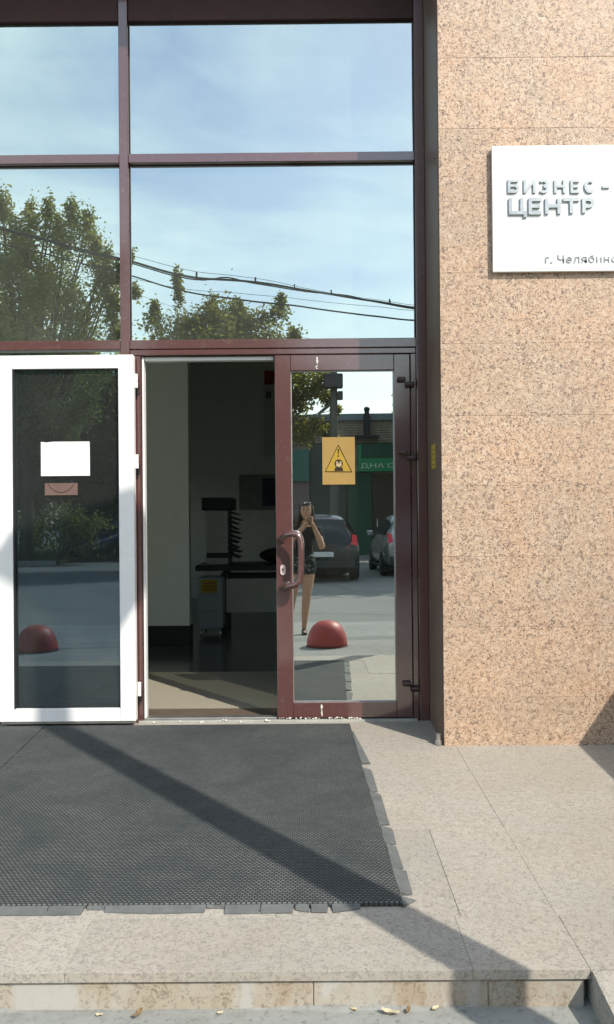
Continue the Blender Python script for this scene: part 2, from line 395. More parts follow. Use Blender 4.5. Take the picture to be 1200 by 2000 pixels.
# glazing: frame members stand 40 mm proud of the glass at y = 0
FY = -0.042
cw = thing('glazed_facade', (-1.5, 0, 0), 'mirror glazed entrance front with maroon aluminium frame', 'glazing')
MUL = -1.117; HW = 0.028
ZH = 4.304; T1a, T1b = 3.424, 3.480; T2a, T2b = 2.281, 2.337; HEADZ = 2.237
JR0 = 0.665
HEADM = plain('dark_header', (0.060, 0.030, 0.028), 0.6, 0.3)
def member(name, *a, bev=0.003): return bx(name, *a, MAROON, cw, bev)
member('mullion', MUL-HW, MUL+HW, FY, 0.02, 0.002, ZS-0.003)
member('mullion', -2.94, -2.884, FY, 0.02, 0.002, ZS-0.003)
member('mullion', XL, XL+0.06, FY, 0.02, 0.002, ZS-0.003)
member('mullion', JR0, PX-0.004, FY, 0.02, 0.002, ZS-0.003)
bays = [(XL+0.06, -2.94), (-2.884, MUL-HW), (MUL+HW, JR0)]
for a, b in bays:
    a += 0.0015; b -= 0.0015
    bx('header', a, b, FY+0.012, 0.02, ZH, ZS-0.003, HEADM, cw, 0.003)
    member('transom', a, b, FY+0.001, 0.02, T1a, T1b)
    member('transom', a, b, FY+0.001, 0.02, T2a, T2b)
    for z0, z1 in ((T1b, ZH), (T2b, T1a)):
        pn = bx('pane', a, b, 0.0, 0.010, z0, z1, MIRROR, cw)
        g = 0.004
        bm = B(); box(bm, a, b, -0.006, -0.0005, z0, z0+g); box(bm, a, a+g, -0.006, -0.0005, z0+g, z1); box(bm, b-g, b, -0.006, -0.0005, z0+g, z1); box(bm, a+g, b-g, -0.006, -0.0005, z1-g, z1)
        obj('gasket', bm, GASKET, pn)
for a, b in bays[:2]:
    a += 0.0015; b -= 0.0015
    member('bottom_rail', a, b, FY+0.001, 0.02, 0.004, 0.11)
    bx('pane', a, b, 0.0, 0.010, 0.11, T2a, MIRROR, cw)
# door frame inside the right bay
member('door_head', MUL+HW+0.0015, JR0-0.004, FY+0.004, 0.02, HEADZ+0.006, T2a-0.004)
member('door_jamb', 0.628, JR0-0.004, FY+0.004, 0.02, 0.004, HEADZ+0.003)
member('door_jamb', MUL+HW+0.0015, -1.024, FY+0.004, 0.02, 0.004, HEADZ+0.003)
bx('jamb_liner', -1.021, -1.008, -0.018, 0.05, 0.012, HEADZ, WHITE, cw, 0.003)
bx('head_liner', -1.006, -0.21, -0.004, 0.05, HEADZ-0.022, HEADZ, WHITE, cw, 0.002)
bx('threshold', -1.05, 0.65, -0.055, 0.06, -0.012, 0.011, CONC, cw, 0.002)
bx('threshold_strip', -1.02, -0.206, -0.03, 0.03, 0.0115, 0.024, STEEL, cw, 0.003)

# ------------------------------------------------------------------ doors
def hinge(parent, x, y, z, mat, s=1.0):
    bm = B(); lathe(bm, [(0.009*s, -0.042*s), (0.011*s, -0.040*s), (0.011*s, -0.003), (0.009*s, -0.002), (0.009*s, 0.002), (0.011*s, 0.003), (0.011*s, 0.04*s), (0.008*s, 0.043*s)], (x, y, z), 10)
    return obj('hinge', bm, mat, parent, auto=40)
def leaf_door(name, label, x0, x1, y0, y1, z0, z1, st, rt, rb, mat, glass, gy):
    d = thing(name, ((x0+x1)/2, (y0+y1)/2, 0), label, 'door', kind='thing')
    bx('stile', x0, x0+st, y0, y1, z0, z1, mat, d, 0.003); bx('stile', x1-st, x1, y0, y1, z0, z1, mat, d, 0.003)
    bx('top_rail', x0+st+0.001, x1-st-0.001, y0+0.0005, y1-0.0005, z1-rt, z1, mat, d, 0.0025)
    bx('bottom_rail', x0+st+0.001, x1-st-0.001, y0+0.0005, y1-0.0005, z0, z0+rb, mat, d, 0.0025)
    a, b, c, e = x0+st, x1-st, z0+rb, z1-rt
    pn = bx('pane', a, b, gy, gy+0.008, c, e, glass, d)
    g = 0.006; bm = B()
    box(bm, a, a+g, gy-0.006, gy-0.0005, c, e); box(bm, b-g, b, gy-0.006, gy-0.0005, c, e); box(bm, a+g, b-g, gy-0.006, gy-0.0005, c, c+g); box(bm, a+g, b-g, gy-0.006, gy-0.0005, e-g, e)
    return d, pn, bm
LY = -0.040
rd, rpane, gbm = leaf_door('entrance_door', 'closed maroon door leaf with mirror glass and pull handle', -0.203, 0.623, LY, 0.02, 0.020, HEADZ, 0.097, 0.095, 0.093, MAROON, MIRROR_DOOR, -0.012)
obj('gasket', gbm, STEEL, rpane)
HINGEM = plain('hinge_brown', (0.050, 0.026, 0.024), 0.3, 0.6, 0.2)
# roller hinges of the maroon leaf
for px, py in ((795, 747), (798, 890), (806, 1342)):
    c = P(px, py, LY-0.02)
    bm = B(); lathe(bm, [(0.012, -0.045), (0.016, -0.040), (0.016, 0.0), (0.012, 0.004)], c+Vector((-0.012, 0, 0.02)), 12, 'X'); lathe(bm, [(0.012, -0.03), (0.017, -0.026), (0.017, 0.022), (0.012, 0.026)], c+Vector((0.02, 0, -0.012)), 12, 'X')
    obj('hinge', bm, HINGEM, rd, auto=40)
hp = [P(551, 1052, LY), P(553, 1049, LY-0.05), P(562, 1044, LY-0.085), P(576, 1043, LY-0.105), P(585, 1050, LY-0.112), P(588, 1066, LY-0.115), P(588, 1095, LY-0.115), P(587, 1124, LY-0.112), P(581, 1140, LY-0.105), P(566, 1145, LY-0.085), P(557, 1145, LY-0.05), P(555, 1146, LY)]
h = obj('handle', tube(B(), smoothpath(hp, 5), 0.019, 12), MAROON, rd, True)
for q in (hp[0], hp[-1]): 
    obj('handle_rose', lathe(B(), [(0.026, -0.008), (0.029, -0.004), (0.029, 0.0)], q+Vector((0, -0.0005, 0)), 16, 'Y'), MAROON, h, auto=40)
c = P(553, 1113, LY)
bm = B(); n = 20
ring = []
for k in range(n):
    a = 2*math.pi*k/n; ring.append(c+Vector((0.0165*math.cos(a), -0.0005, 0.0155*math.sin(a)+(0.016 if math.sin(a) > 0 else -0.016))))
poly(bm, ring, (0, -0.007, 0)); es = obj('lock_plate', bm, ESCUT, rd)
bm = B(); lathe(bm, [(0.006, -0.0015), (0.006, 0)], c+Vector((0, -0.0078, 0.004)), 12, 'Y'); box(bm, c.x-0.0025, c.x+0.0025, c.y-0.0092, c.y-0.0078, c.z-0.014, c.z+0.0)
obj('keyhole', bm, GASKET, es)
random.seed(5)
def blob_run(pts, r, name, mat, parent):
    bm = B()
    for p in pts:
        rr = r*random.uniform(0.6, 1.4)
        res = bmesh.ops.create_icosphere(bm, subdivisions=1, radius=rr)
        for v in res['verts']: v.co = Vector((v.co.x*random.uniform(0.8, 1.8), v.co.y*0.5, v.co.z*random.uniform(0.8, 1.2))) + Vector(p)
    return obj(name, bm, mat, parent, True)
for px, ya, yb in ((619, 699, 721), (629, 1377, 1400)):
    blob_run([P(px+random.uniform(-1, 1), y, LY-0.001) for y in range(ya, yb, 3)], 0.0045, 'sealant_drip', FOAM, rd)
blob_run([P(548+i*3.1+random.uniform(-2, 2), 1402.5+random.uniform(-1, 1.5), LY-0.008) for i in range(52) if random.random() > 0.25], 0.0045, 'sealant_bead', FOAM, rd)['kind'] = 'stuff'
blob_run([P(px, py, -0.058) for px, py in ((352, 1409), (392, 1411), (396, 1410), (430, 1408), (436, 1406), (441, 1407), (520, 1407), (526, 1408), (300, 1411), (470, 1410))], 0.006, 'sealant_crumb', FOAM, cw)['kind'] = 'stuff'

# the other leaf: swung right round against the fixed glazing, its white inner side showing
WY0, WY1 = -0.128, -0.070
wd, wpane, gbm = leaf_door('entrance_door', 'white inner side of a door leaf swung open against the glazing', -1.872, -1.050, WY0, WY1, 0.030, 2.232, 0.092, 0.082, 0.078, WHITE, TINTED, -0.100)
obj('gasket', gbm, GASKET, wpane)
bx('glazing_bead', -1.779, -1.770, -0.1275, -0.1065, 0.108, 2.150, GASKET, wd)
bx('weather_strip', -1.86, -1.06, -0.120, -0.080, 0.016, 0.0295, STEEL, wd)
bx('lock_faceplate', -1.868, -1.862, WY0-0.003, WY0-0.0003, 1.02, 1.16, STEEL, wd, 0.001)
for py in (745, 902, 1345): hinge(wd, P(267+ (py-745)*0.011, py, -0.06).x, -0.075, P(268, py, -0.06).z, WHITE, 1.0)
for py in (760, 917, 1360): hinge(cw, P(269.5+(py-760)*0.011, py, -0.06).x, -0.058, P(268, py, -0.06).z, DARKMETAL, 0.8)

# sheets stuck to the doors
np_ = P(128, 896, -0.105)
bm = B(); a, b = P(80, 863, -0.104), P(176, 929, -0.104)
nx = 8; rows = []
for j in range(5):
    row = []
    for i in range(nx+1):
        x = a.x+(b.x-a.x)*i/nx; z = b.z+(a.z-b.z)*j/4
        row.append(bm.verts.new((x, -0.1035-0.002*math.sin(i*0.9)*(j == 4)-0.0006*math.cos(i+j), z-(0.004 if j == 4 and i in (1,) else 0))))
    rows.append(row)
for r0, r1 in zip(rows, rows[1:]):
    for i in range(nx): bm.faces.new([r0[i], r0[i+1], r1[i+1], r1[i]])
tag(obj('paper_notice', bm, PAPER), 'blank white paper sheet taped to the dark glass of the white door', 'notice')
a, b = P(89, 944, 0.0), P(153, 967, 0.0)
a, b = P(89, 944, -0.0905), P(153, 967, -0.0905)
ORANGE = plain('orange_sticker', (0.150, 0.095, 0.080), 0.7)  # colour darkened to imitate the dimming of the tinted glass
DKRED = plain('dark_red_print', (0.075, 0.035, 0.03), 0.7)
stk = thing('sticker', (a.x, -0.0905, b.z), 'orange sticker strip below the white paper notice, painted dim as behind glass', 'sticker')
bx('backing', a.x, b.x, -0.1022, -0.1006, b.z, a.z, ORANGE, stk)
arc = [Vector((a.x+(b.x-a.x)*(0.1+0.8*i/14), -0.1026, a.z-0.002-(a.z-b.z)*0.75*math.sin(math.pi*i/14)**0.7)) for i in range(15)]
obj('printed_arc', tube(B(), arc, 0.0022, 5), DKRED, stk)

# yellow warning notice on the mirror door
YEL = plain('yellow_paper', (0.36, 0.235, 0.075), 0.75, 0.3, var=0.06, scale=4)
INK = plain('black_ink', (0.035, 0.025, 0.015), 0.7, 0.2)
YEL2 = plain('yellow_print', (0.40, 0.26, 0.035), 0.7, 0.3, var=0.05)
NY = -0.0205
A_, B_ = P(629.5, 854, NY), P(694, 946, NY)
ntc = thing('warning_notice', (A_.x, NY, B_.z), 'yellow warning notice with masked head triangle on mirror door', 'notice')
bx('sheet', A_.x, B_.x, NY, NY+0.002, B_.z, A_.z, YEL, ntc)
def N(px, py, k=0.0006): return P(px, py, NY-k)
tri = [N(661, 869), N(636, 921), N(687.5, 921.5)]
poly_bm = B(); poly(poly_bm, tri, (0, -0.0004, 0)); obj('printed_triangle', poly_bm, YEL2, ntc)
bm = B()
tv = [N(661, 869, 0.0012), N(636, 921, 0.0012), N(687.5, 921.5, 0.0012)]
for i in range(3): tube(bm, [tv[i], tv[(i+1) % 3]], 0.0022, 5)
obj('printed_outline', bm, INK, ntc)
bm = B(); poly(bm, [N(659.6, 876.5, .001), N(662.6, 876.5, .001), N(661.8, 888, .001), N(660.4, 888, .001)], (0, -0.0006, 0)); lathe(bm, [(0.005, -0.0006), (0.005, 0)], N(661.1, 891, .001), 10, 'Y')
obj('exclamation_mark', bm, INK, ntc)
bm = B(); hc = N(662, 905.5, .001); rr = 8.3*0.00312
lathe(bm, [(rr, -0.0006), (rr, 0)], hc, 24, 'Y')
poly(bm, [N(655, 913, .001), N(669.5, 913, .001), N(671, 920, .001), N(653.5, 920, .001)], (0, -0.0005, 0))
hd = obj('printed_head', bm, INK, ntc)
bm = B(); poly(bm, [N(656.5, 905, .0018), N(668, 905, .0018), N(667, 910, .0018), N(662.2, 912.5, .0018), N(657.5, 910, .0018)], (0, -0.0004, 0))
poly(bm, [N(656.8, 901.5, .0018), N(660.8, 901.5, .0018), N(660.5, 904, .0018), N(657, 904, .0018)], (0, -0.0004, 0)); poly(bm, [N(663.5, 901.5, .0018), N(667.5, 901.5, .0018), N(667.3, 904, .0018), N(663.8, 904, .0018)], (0, -0.0004, 0))
obj('printed_mask', bm, plain('cream_print', (0.45, 0.36, 0.2), 0.7), hd)
# sticker on the reveal
a = 0.7255
STY = plain('yellow_sticker', (0.50, 0.38, 0.05), 0.6, var=0.25, scale=40)
y0 = -0.22; y1 = -0.37
rs = thing('sticker', (a, y0, 1.45), 'narrow yellow sticker on the brown reveal beside the door', 'sticker')
bx('backing', a-0.0012, a+0.0003, y1, y0, P(850, 915, -0.3).z, P(850, 868, -0.3).z, STY, rs)
for k in range(4):
    zc = P(850, 876+k*10, -0.3).z; bx('printed_line', a-0.0018, a-0.00125, y1+0.02, y0-0.02, zc-0.008, zc-0.002, plain('olive_print', (0.22, 0.17, 0.04), 0.7), rs)
# drain pipe stub in the corner
c = P(862, 1452, PY+0.03); c.x = 0.700
bm = B(); zb = pz(-0.55)
lathe(bm, [(0.016, 0.0), (0.020, 0.003), (0.020, 0.022), (0.014, 0.026), (0.013, 0.055), (0.016, 0.06), (0.011, 0.062)], (0.701, -0.548, zb), 14)
tag(obj('pipe_stub', bm, STEEL, None, auto=40), 'short grey metal pipe stub at the foot of the pier', 'pipe')

# ------------------------------------------------------------------ business centre sign
def text_mesh(ch, size, extrude, offset=0.0, shear=0.0):
    cu = bpy.data.curves.new('t', 'FONT'); cu.body = ch; cu.size = size; cu.extrude = extrude; cu.offset = offset; cu.shear = shear; cu.resolution_u = 3
    o = bpy.data.objects.new('t', cu); COL.objects.link(o)
    dg = bpy.context.evaluated_depsgraph_get(); dg.update()
    me = bpy.data.meshes.new_from_object(o.evaluated_get(dg)); bpy.data.objects.remove(o); bpy.data.curves.remove(cu)
    return me
def place_text(ch, name, x0, x1, z0, z1, y, thick, mat, parent, offset=0.012, flip=False, shear=0.0, cap=None):
    """fit one glyph or word in a rectangle on a wall facing -Y (or +Y with flip)"""
    me = text_mesh(ch, 1.0, 0.5, offset, shear); xs = [v.co.x for v in me.vertices]; zs = [v.co.y for v in me.vertices]
    if not xs: return None
    a, b, c, d = min(xs), max(xs), min(zs), max(zs); w = wpos(parent)
    for v in me.vertices:
        u = (v.co.x-a)/(b-a); q = (v.co.y-c)/(d-c); t = v.co.z
        if flip: u = 1-u
        v.co = Vector((x0+(x1-x0)*u, y-thick/2 + (-t)*thick if not flip else y+thick/2+t*thick, z0+(z1-z0)*q)) - w
    me.update(); me.materials.clear()
    for p_ in me.polygons: p_.use_smooth = False
    return link(name, me, mat, parent)
SY = -0.603
sg = thing('business_sign', (1.4, SY, 2.6), 'white square sign with raised Cyrillic letters on the granite pier', 'sign')
tl, bl = P(961, 285, SY), P(963, 531, SY)
SIGNW = plain('sign_white', (0.82, 0.83, 0.81), 0.28, 0.5, var=0.015)
SILV = plain('brushed_silver', (0.38, 0.41, 0.42), 0.33, 0.5, 0.95, var=0.03, scale=30)
bx('panel', tl.x, tl.x+0.98, SY, SY+0.022, bl.z, tl.z, SIGNW, sg, 0.002)
for sx in (0.06, 0.92):
    for z in (bl.z+0.06, tl.z-0.06):
        obj('standoff', lathe(B(), [(0.012, 0.0), (0.012, PY-SY-0.0205)], (tl.x+sx, SY+0.022, z), 12, 'Y'), STEEL, sg)
LT = 0.009
def arc(cx, cy, rx, ry, a0, a1, n=12): return [(cx+rx*math.cos(R(a0+(a1-a0)*i/n)), cy+ry*math.sin(R(a0+(a1-a0)*i/n))) for i in range(n+1)]
# stroke skeletons in a unit cell
GLYPH = {'Б': [[(0.13, 0.0), (0.13, 1.0)], [(0.13, 0.91), (0.9, 0.91)], [(0.13, 0.55)] + arc(0.55, 0.32, 0.33, 0.23, 90, -90) + [(0.13, 0.09)]],
         'И': [[(0.12, 0.0), (0.12, 1.0)], [(0.88, 0.0), (0.88, 1.0)], [(0.14, 0.08), (0.86, 0.92)]],
         'З': [arc(0.45, 0.72, 0.36, 0.20, 150, -90) , arc(0.45, 0.29, 0.40, 0.21, 90, -150)],
         'Н': [[(0.12, 0.0), (0.12, 1.0)], [(0.88, 0.0), (0.88, 1.0)], [(0.12, 0.5), (0.88, 0.5)]],
         'Е': [[(0.13, 0.0), (0.13, 1.0)], [(0.13, 0.91), (0.95, 0.91)], [(0.13, 0.5), (0.86, 0.5)], [(0.13, 0.09), (0.95, 0.09)]],
         'С': [arc(0.52, 0.5, 0.40, 0.41, 45, 315, 18)], '-': [[(0.0, 0.5), (1.0, 0.5)]],
         'Ц': [[(0.11, 0.15), (0.11, 1.0)], [(0.74, 0.15), (0.74, 1.0)], [(0.03, 0.24), (0.98, 0.24)], [(0.92, 0.30), (0.92, 0.0)]],
         'Т': [[(0.5, 0.0), (0.5, 1.0)], [(0.0, 0.91), (1.0, 0.91)]],
         'Р': [[(0.13, 0.0), (0.13, 1.0)], [(0.13, 0.91)] + arc(0.52, 0.68, 0.35, 0.23, 90, -90) + [(0.13, 0.45)]]}
def letter(ch, x0, x1, z0, z1, y, thick, w, mat, parent):
    bm = B(); lay = 0
    for st in GLYPH[ch]:
        pts = [Vector((x0+(x1-x0)*a, 0, z0+(z1-z0)*b)) for a, b in st]; n = len(pts); L_, R_ = [], []
        for i, p in enumerate(pts):
            t = (pts[min(i+1, n-1)]-pts[max(i-1, 0)]).normalized(); nn = Vector((-t.z, 0, t.x))*w/2
            L_.append(p+nn); R_.append(p-nn)
        dep = thick+0.00025*lay; lay += 1
        for i in range(n-1):
            poly(bm, [q+Vector((0, y, 0)) for q in (L_[i], L_[i+1], R_[i+1], R_[i])], (0, -dep, 0))
    bmesh.ops.remove_doubles(bm, verts=bm.verts, dist=1e-6)
    return obj('letter', bm, mat, parent)
row1 = [('Б', 991, 1014), ('И', 1022, 1046), ('З', 1053, 1071), ('Н', 1082, 1104), ('Е', 1114, 1132), ('С', 1141, 1161), ('-', 1176, 1190)]
for ch, a, b in row1:
    pa, pb = P(a, 378 if ch != '-' else 368, SY), P(b, 352 if ch != '-' else 364, SY)
    letter(ch, pa.x, pb.x, pa.z, pb.z, SY-0.0005, LT, 0.0145, SILV, sg)
row2 = [('Ц', 993, 1028, 426), ('Е', 1032, 1058, 420), ('Н', 1064, 1095, 419), ('Т', 1100, 1131, 418), ('Р', 1137, 1160, 417), ('Б', 1187, 1210, 416)]
for ch, a, b, yb in row2:
    pa, pb = P(a, yb, SY), P(b, 388, SY)
    if ch == 'Б': continue
    letter(ch, pa.x, pb.x, pa.z, pb.z, SY-0.0005, LT*1.15, 0.0185, SILV, sg)
pa, pb = P(1064, 514, SY), P(1222, 497, SY)
word = 'г. Челябинск'; adv = {'г': 0.72, '.': 0.42, ' ': 0.45, 'Ч': 1.15}; tot = sum(adv.get(c_, 1.0) for c_ in word); xc_ = pa.x
for c_ in word:
    w_ = adv.get(c_, 1.0)/tot*(pb.x-pa.x); hz_ = pb.z-pa.z
    if c_ in 'нис':
        letter(c_.upper(), xc_+w_*0.12, xc_+w_*0.88, pa.z, pa.z+hz_*0.76, SY-0.0005, 0.004, 0.0042, SILV, sg).name = 'small_letter'
    elif c_ != ' ':
        place_text(c_, 'small_letter', xc_+w_*0.12, xc_+w_*0.88, pa.z, pa.z+hz_*(1.0 if c_ in 'Чб' else 0.16 if c_ == '.' else 0.76), SY-0.0005, 0.004, SILV, sg, 0.0)
    xc_ += w_

# ------------------------------------------------------------------ rubber mats
def mat_piece(label, x0, x1, y0, y1, rot):
    t = thing('rubber_mat', ((x0+x1)/2, (y0+y1)/2, pz((y0+y1)/2)), label, 'mat')
    bm = box(B(), x0, x1, y0, y1, 0.002, 0.016, 0.003)
    for v in bm.verts: v.co.x += (v.co.y-y1)*rot; v.co.z += pz(v.co.y)
    obj('mat_body', bm, RUBBER, t); return t
MX1 = 0.232; MY1 = -0.150; MY0 = -2.385; MROT = -0.030
mt = mat_piece('black rubber doormat with torn edge strips before the doors', -1.585, MX1, MY0, MY1, MROT)
mt2 = mat_piece('second black rubber mat butted beside the torn one', -3.9, -1.592, MY0, MY1, MROT)
def edge_poly(pts):
    """ramped strip: inner edge 12 mm high, outer edge 2 mm; pts = inner a, inner b, outer b, outer a"""
    bm = B(); top = []; bot = []
    for i, p in enumerate(pts):
        h = 0.0125 if i < 2 else 0.003
        top.append(bm.verts.new((p.x, p.y, pz(p.y)+h))); bot.append(bm.verts.new((p.x, p.y, pz(p.y)+0.0012)))
    bm.faces.new(top); bm.faces.new(list(reversed(bot)))
    for i in range(4): bm.faces.new([top[i], bot[i], bot[(i+1) % 4], top[(i+1) % 4]])
    bmesh.ops.subdivide_edges(bm, edges=[e for e in bm.edges], cuts=3, use_grid_fill=True)
    for v in bm.verts:
        v.co.x += random.uniform(-.0022, .0022); v.co.y += random.uniform(-.0022, .0022)
    return bm
def mxr(y): return MX1 + (y-MY1)*MROT
random.seed(21)
for ya, yb in ((1431, 1493), (1503, 1548), (1551, 1613), (1618, 1651), (1652, 1699), (1700, 1750), (1757, 1774)):
    Y0, Y1 = G(720, ya).y, G(780, yb).y
    w0, w1 = 0.046+random.uniform(-.006, .006), 0.046+random.uniform(-.006, .006)
    if ya == 1757: w1 = 0.004
    if ya == 1431: w0 = 0.012
    o = obj('edge_strip', edge_poly([Vector((mxr(Y0)+0.001, Y0, 0)), Vector((mxr(Y1)+0.001, Y1, 0)), Vector((mxr(Y1)+w1, Y1+0.006, 0)), Vector((mxr(Y0)+w0, Y0-0.012, 0))]), EDGE, mt)
fronts = [(-60, -2, 15, 15), (0, 95, 14, 15), (98, 166, 15, 14), (172, 206, 3, 4), (207, 300, 9, 13), (301, 403, 13, 11), (404, 438, 2, 3), (441, 508, 14, 14), (510, 573, 14, 13), (578, 603, 6, 12), (608, 640, 12, 13), (650, 704, 13, 5)]
for xa, xb, da, db in fronts:
    A0, A1 = G(xa, 1776).x, G(xb, 1776).x
    k = 0.0031
    o = obj('edge_strip', edge_poly([Vector((A0, MY0-0.001, 0)), Vector((A1, MY0-0.001, 0)), Vector((A1+random.uniform(-.005, .003), MY0-0.0031*db, 0)), Vector((A0+random.uniform(-.003, .005), MY0-0.0031*da, 0))]), EDGE, mt if A1 > -1.6 else mt2)

# ------------------------------------------------------------------ lobby seen through the open doorway
DTILE = Mat('dark_floor_tile'); v = DTILE.pos()
DTILE = DTILE.pbr(DTILE.mix(DTILE.noise(v, 3, 4), (0.055, 0.058, 0.058), (0.08, 0.082, 0.08)), 0.16, 0.5)
LWHITE = plain('lobby_white', (0.80, 0.81, 0.74), 0.7, 0.3, var=0.03)
LDARK = plain('lobby_dark_wall', (0.74, 0.74, 0.66), 0.7, 0.3, var=0.06)
fl = tag(bx('lobby_floor', XL, 3.0, 0.062, 8.0, -0.06, 0.0, DTILE), kind='structure')
tag(bx('lobby_wall_back', XL, 3.0, 8.0, 8.2, 0.0, ZS, LDARK), kind='structure')
tag(bx('lobby_wall_right', 3.0, 3.2, 0.31, 8.2, 0.0, ZS, LDARK), kind='structure')
lwb = B(); X0_, X1_ = XL-0.2, XL-0.002
box(lwb, X0_, X1_, 0.31, 4.2, 0.0, ZS); box(lwb, X0_, X1_, 7.4, 8.2, 0.0, ZS); box(lwb, X0_, X1_, 4.2005, 7.3995, 0.0, 0.9); box(lwb, X0_, X1_, 4.2005, 7.3995, 2.0, ZS)  # unseen window opening, added to brighten the back of the lobby
lwl = tag(obj('lobby_wall_left', lwb, LDARK), kind='structure')
fbm = B(); box(fbm, X0_+0.08, X0_+0.13, 4.205, 4.26, 0.905, 1.995); box(fbm, X0_+0.08, X0_+0.13, 7.34, 7.395, 0.905, 1.995); box(fbm, X0_+0.08, X0_+0.13, 5.77, 5.83, 0.905, 1.995); box(fbm, X0_+0.081, X0_+0.129, 4.261, 7.339, 0.905, 0.96); box(fbm, X0_+0.081, X0_+0.129, 4.261, 7.339, 1.94, 1.995)
obj('added_window_frame', fbm, WHITE, lwl)
tag(bx('lobby_ceiling', XL-0.2, 3.2, 0.31, 8.2, ZS+0.002, ZS+0.2, LWHITE), kind='structure')
tag(bx('lobby_wall_front', 2.397, 3.2, 0.10, 0.309, -0.2, ZS+1.4, CONC), kind='structure')
WB = P(369, 1000, 3.1).x
part = thing('lobby_partition', (-2.8, 3.3, 0), 'white lobby wall with black skirting inside the open doorway', 'wall', kind='thing')
bx('wall_panel', XL, WB, 3.1, 3.24, 0.19, ZS-0.002, LWHITE, part)
bx('skirting', XL, WB+0.012, 3.088, 3.25, 0.001, 0.188, GASKET, part, 0.003)
IMAT = Mat('beige_grid_mat'); v = IMAT.pos()
br = IMAT.n('ShaderNodeTexBrick'); IMAT.l(v, br.inputs['Vector']); br.offset = 0.5
br.inputs['Scale'].default_value = 1; br.inputs['Brick Width'].default_value = 0.026; br.inputs['Row Height'].default_value = 0.02; br.inputs['Mortar Size'].default_value = 0.004
br.inputs['Color1'].default_value = (0.40, 0.375, 0.31, 1); br.inputs['Color2'].default_value = (0.43, 0.40, 0.33, 1); br.inputs['Mortar'].default_value = (0.22, 0.195, 0.15, 1)
IMAT = IMAT.pbr(br.outputs['Color'], 0.9, 0.2, 0, IMAT.bump(br.outputs['Color'], 0.6, 0.004))
tag(bx('doormat', -1.9, 0.55, 0.30, 1.58, 0.001, 0.012, IMAT, None, 0.003), 'beige ribbed doormat just inside the open doorway', 'mat')
tag(bx('thin_mat', -1.55, 0.58, 0.075, 0.285, 0.0012, 0.008, plain('brown_mat', (0.10, 0.075, 0.055), 0.9), None, 0.002), 'narrow brown mat strip along the inside of the threshold', 'mat')
# desk, pedestal, copier
DESKY = 4.0
BLACKP = plain('black_plastic', (0.02, 0.02, 0.022), 0.4)
GREYL = plain('grey_laminate', (0.36, 0.40, 0.40), 0.5, var=0.04)
PALE = plain('pale_laminate', (0.55, 0.55, 0.49), 0.55, var=0.04)
a, b = P(383, 1108, DESKY), P(700, 1128, DESKY)
dk = thing('reception_desk', (b.x, DESKY, 0), 'dark topped reception desk with pale front panel in the lobby', 'desk')
bx('desk_top', a.x, 1.6, DESKY-0.05, DESKY+0.75, P(450, 1108, DESKY).z-0.035, P(450, 1104, DESKY).z, BLACKP, dk, 0.004)
bx('front_panel', P(442, 1150, DESKY).x, 1.55, DESKY, DESKY+0.02, P(500, 1196, DESKY).z, P(500, 1130, DESKY).z, PALE, dk, 0.003)
bx('leg', P(432, 1150, DESKY).x, P(440, 1150, DESKY).x, DESKY, DESKY+0.7, 0.001, P(450, 1114, DESKY).z-0.03, BLACKP, dk, 0.003)
bx('leg', 1.50, 1.54, DESKY+0.025, DESKY+0.7, 0.001, P(450, 1114, DESKY).z-0.03, BLACKP, dk, 0.003)
bx('cable_tray', P(445, 1120, DESKY).x, 1.45, DESKY+0.03, DESKY+0.2, P(500, 1131, DESKY).z, P(500, 1120, DESKY).z, GASKET, dk)
pdy = 3.75
a, b = P(386, 1130, pdy), P(436, 1227, pdy)
pd = thing('drawer_pedestal', ((a.x+b.x)/2, pdy, 0), 'grey wheeled pedestal with a yellow label under the lobby desk', 'pedestal')
bx('cabinet', a.x, b.x, pdy, pdy+0.5, b.z, a.z, GREYL, pd, 0.004)
for k in range(3):
    z0 = b.z+(a.z-b.z)*k/3; bx('drawer_front', a.x+0.008, b.x-0.008, pdy-0.014, pdy-0.001, z0+0.004, z0+(a.z-b.z)/3-0.004, GREYL, pd, 0.003)
lb = bx('label_sheet', P(393, 1140, pdy).x, P(425, 1140, pdy).x, pdy-0.0165, pdy-0.0145, P(400, 1158, pdy).z, P(400, 1132, pdy).z, plain('yellow_label', (0.40, 0.30, 0.03), 0.7), pd)
for k in range(3):
    z = P(400, 1138+k*6, pdy).z; bx('printed_line', P(397, 1140, pdy).x, P(421, 1140, pdy).x, pdy-0.0172, pdy-0.0167, z-0.012, z, plain('red_print', (0.35, 0.1, 0.03), 0.7), lb)
for x in (a.x+0.03, b.x-0.03):
    for y in (pdy+0.04, pdy+0.46): obj('caster', lathe(B(), [(0.012, -0.012), (0.022, -0.010), (0.022, 0.010), (0.012, 0.012)], (x, y, 0.023), 12, 'X'), STEEL, pd)
cy = DESKY+0.15; cz = P(430, 1104, DESKY).z+0.0005
cx0, cx1 = P(402, 1050, cy).x, P(446, 1050, cy).x
cp = thing('photocopier', ((cx0+cx1)/2, cy, cz), 'pale photocopier with a fan of dark sorter trays on the desk', 'photocopier')
bx('lower_tray', cx0, cx1, cy, cy+0.5, cz, P(420, 1090, cy).z, PALE, cp, 0.004)
bx('paper_slot', cx0+0.004, cx1+0.02, cy+0.004, cy+0.49, P(420, 1090, cy).z+0.001, P(420, 1080, cy).z, BLACKP, cp, 0.003)
bx('body', cx0, cx1, cy, cy+0.5, P(420, 1080, cy).z+0.001, P(420, 997, cy).z, PALE, cp, 0.006)
bx('document_lid', cx0-0.05, cx1+0.05, cy-0.01, cy+0.5, P(420, 997, cy).z+0.001, P(420, 972, cy).z, BLACKP, cp, 0.012)
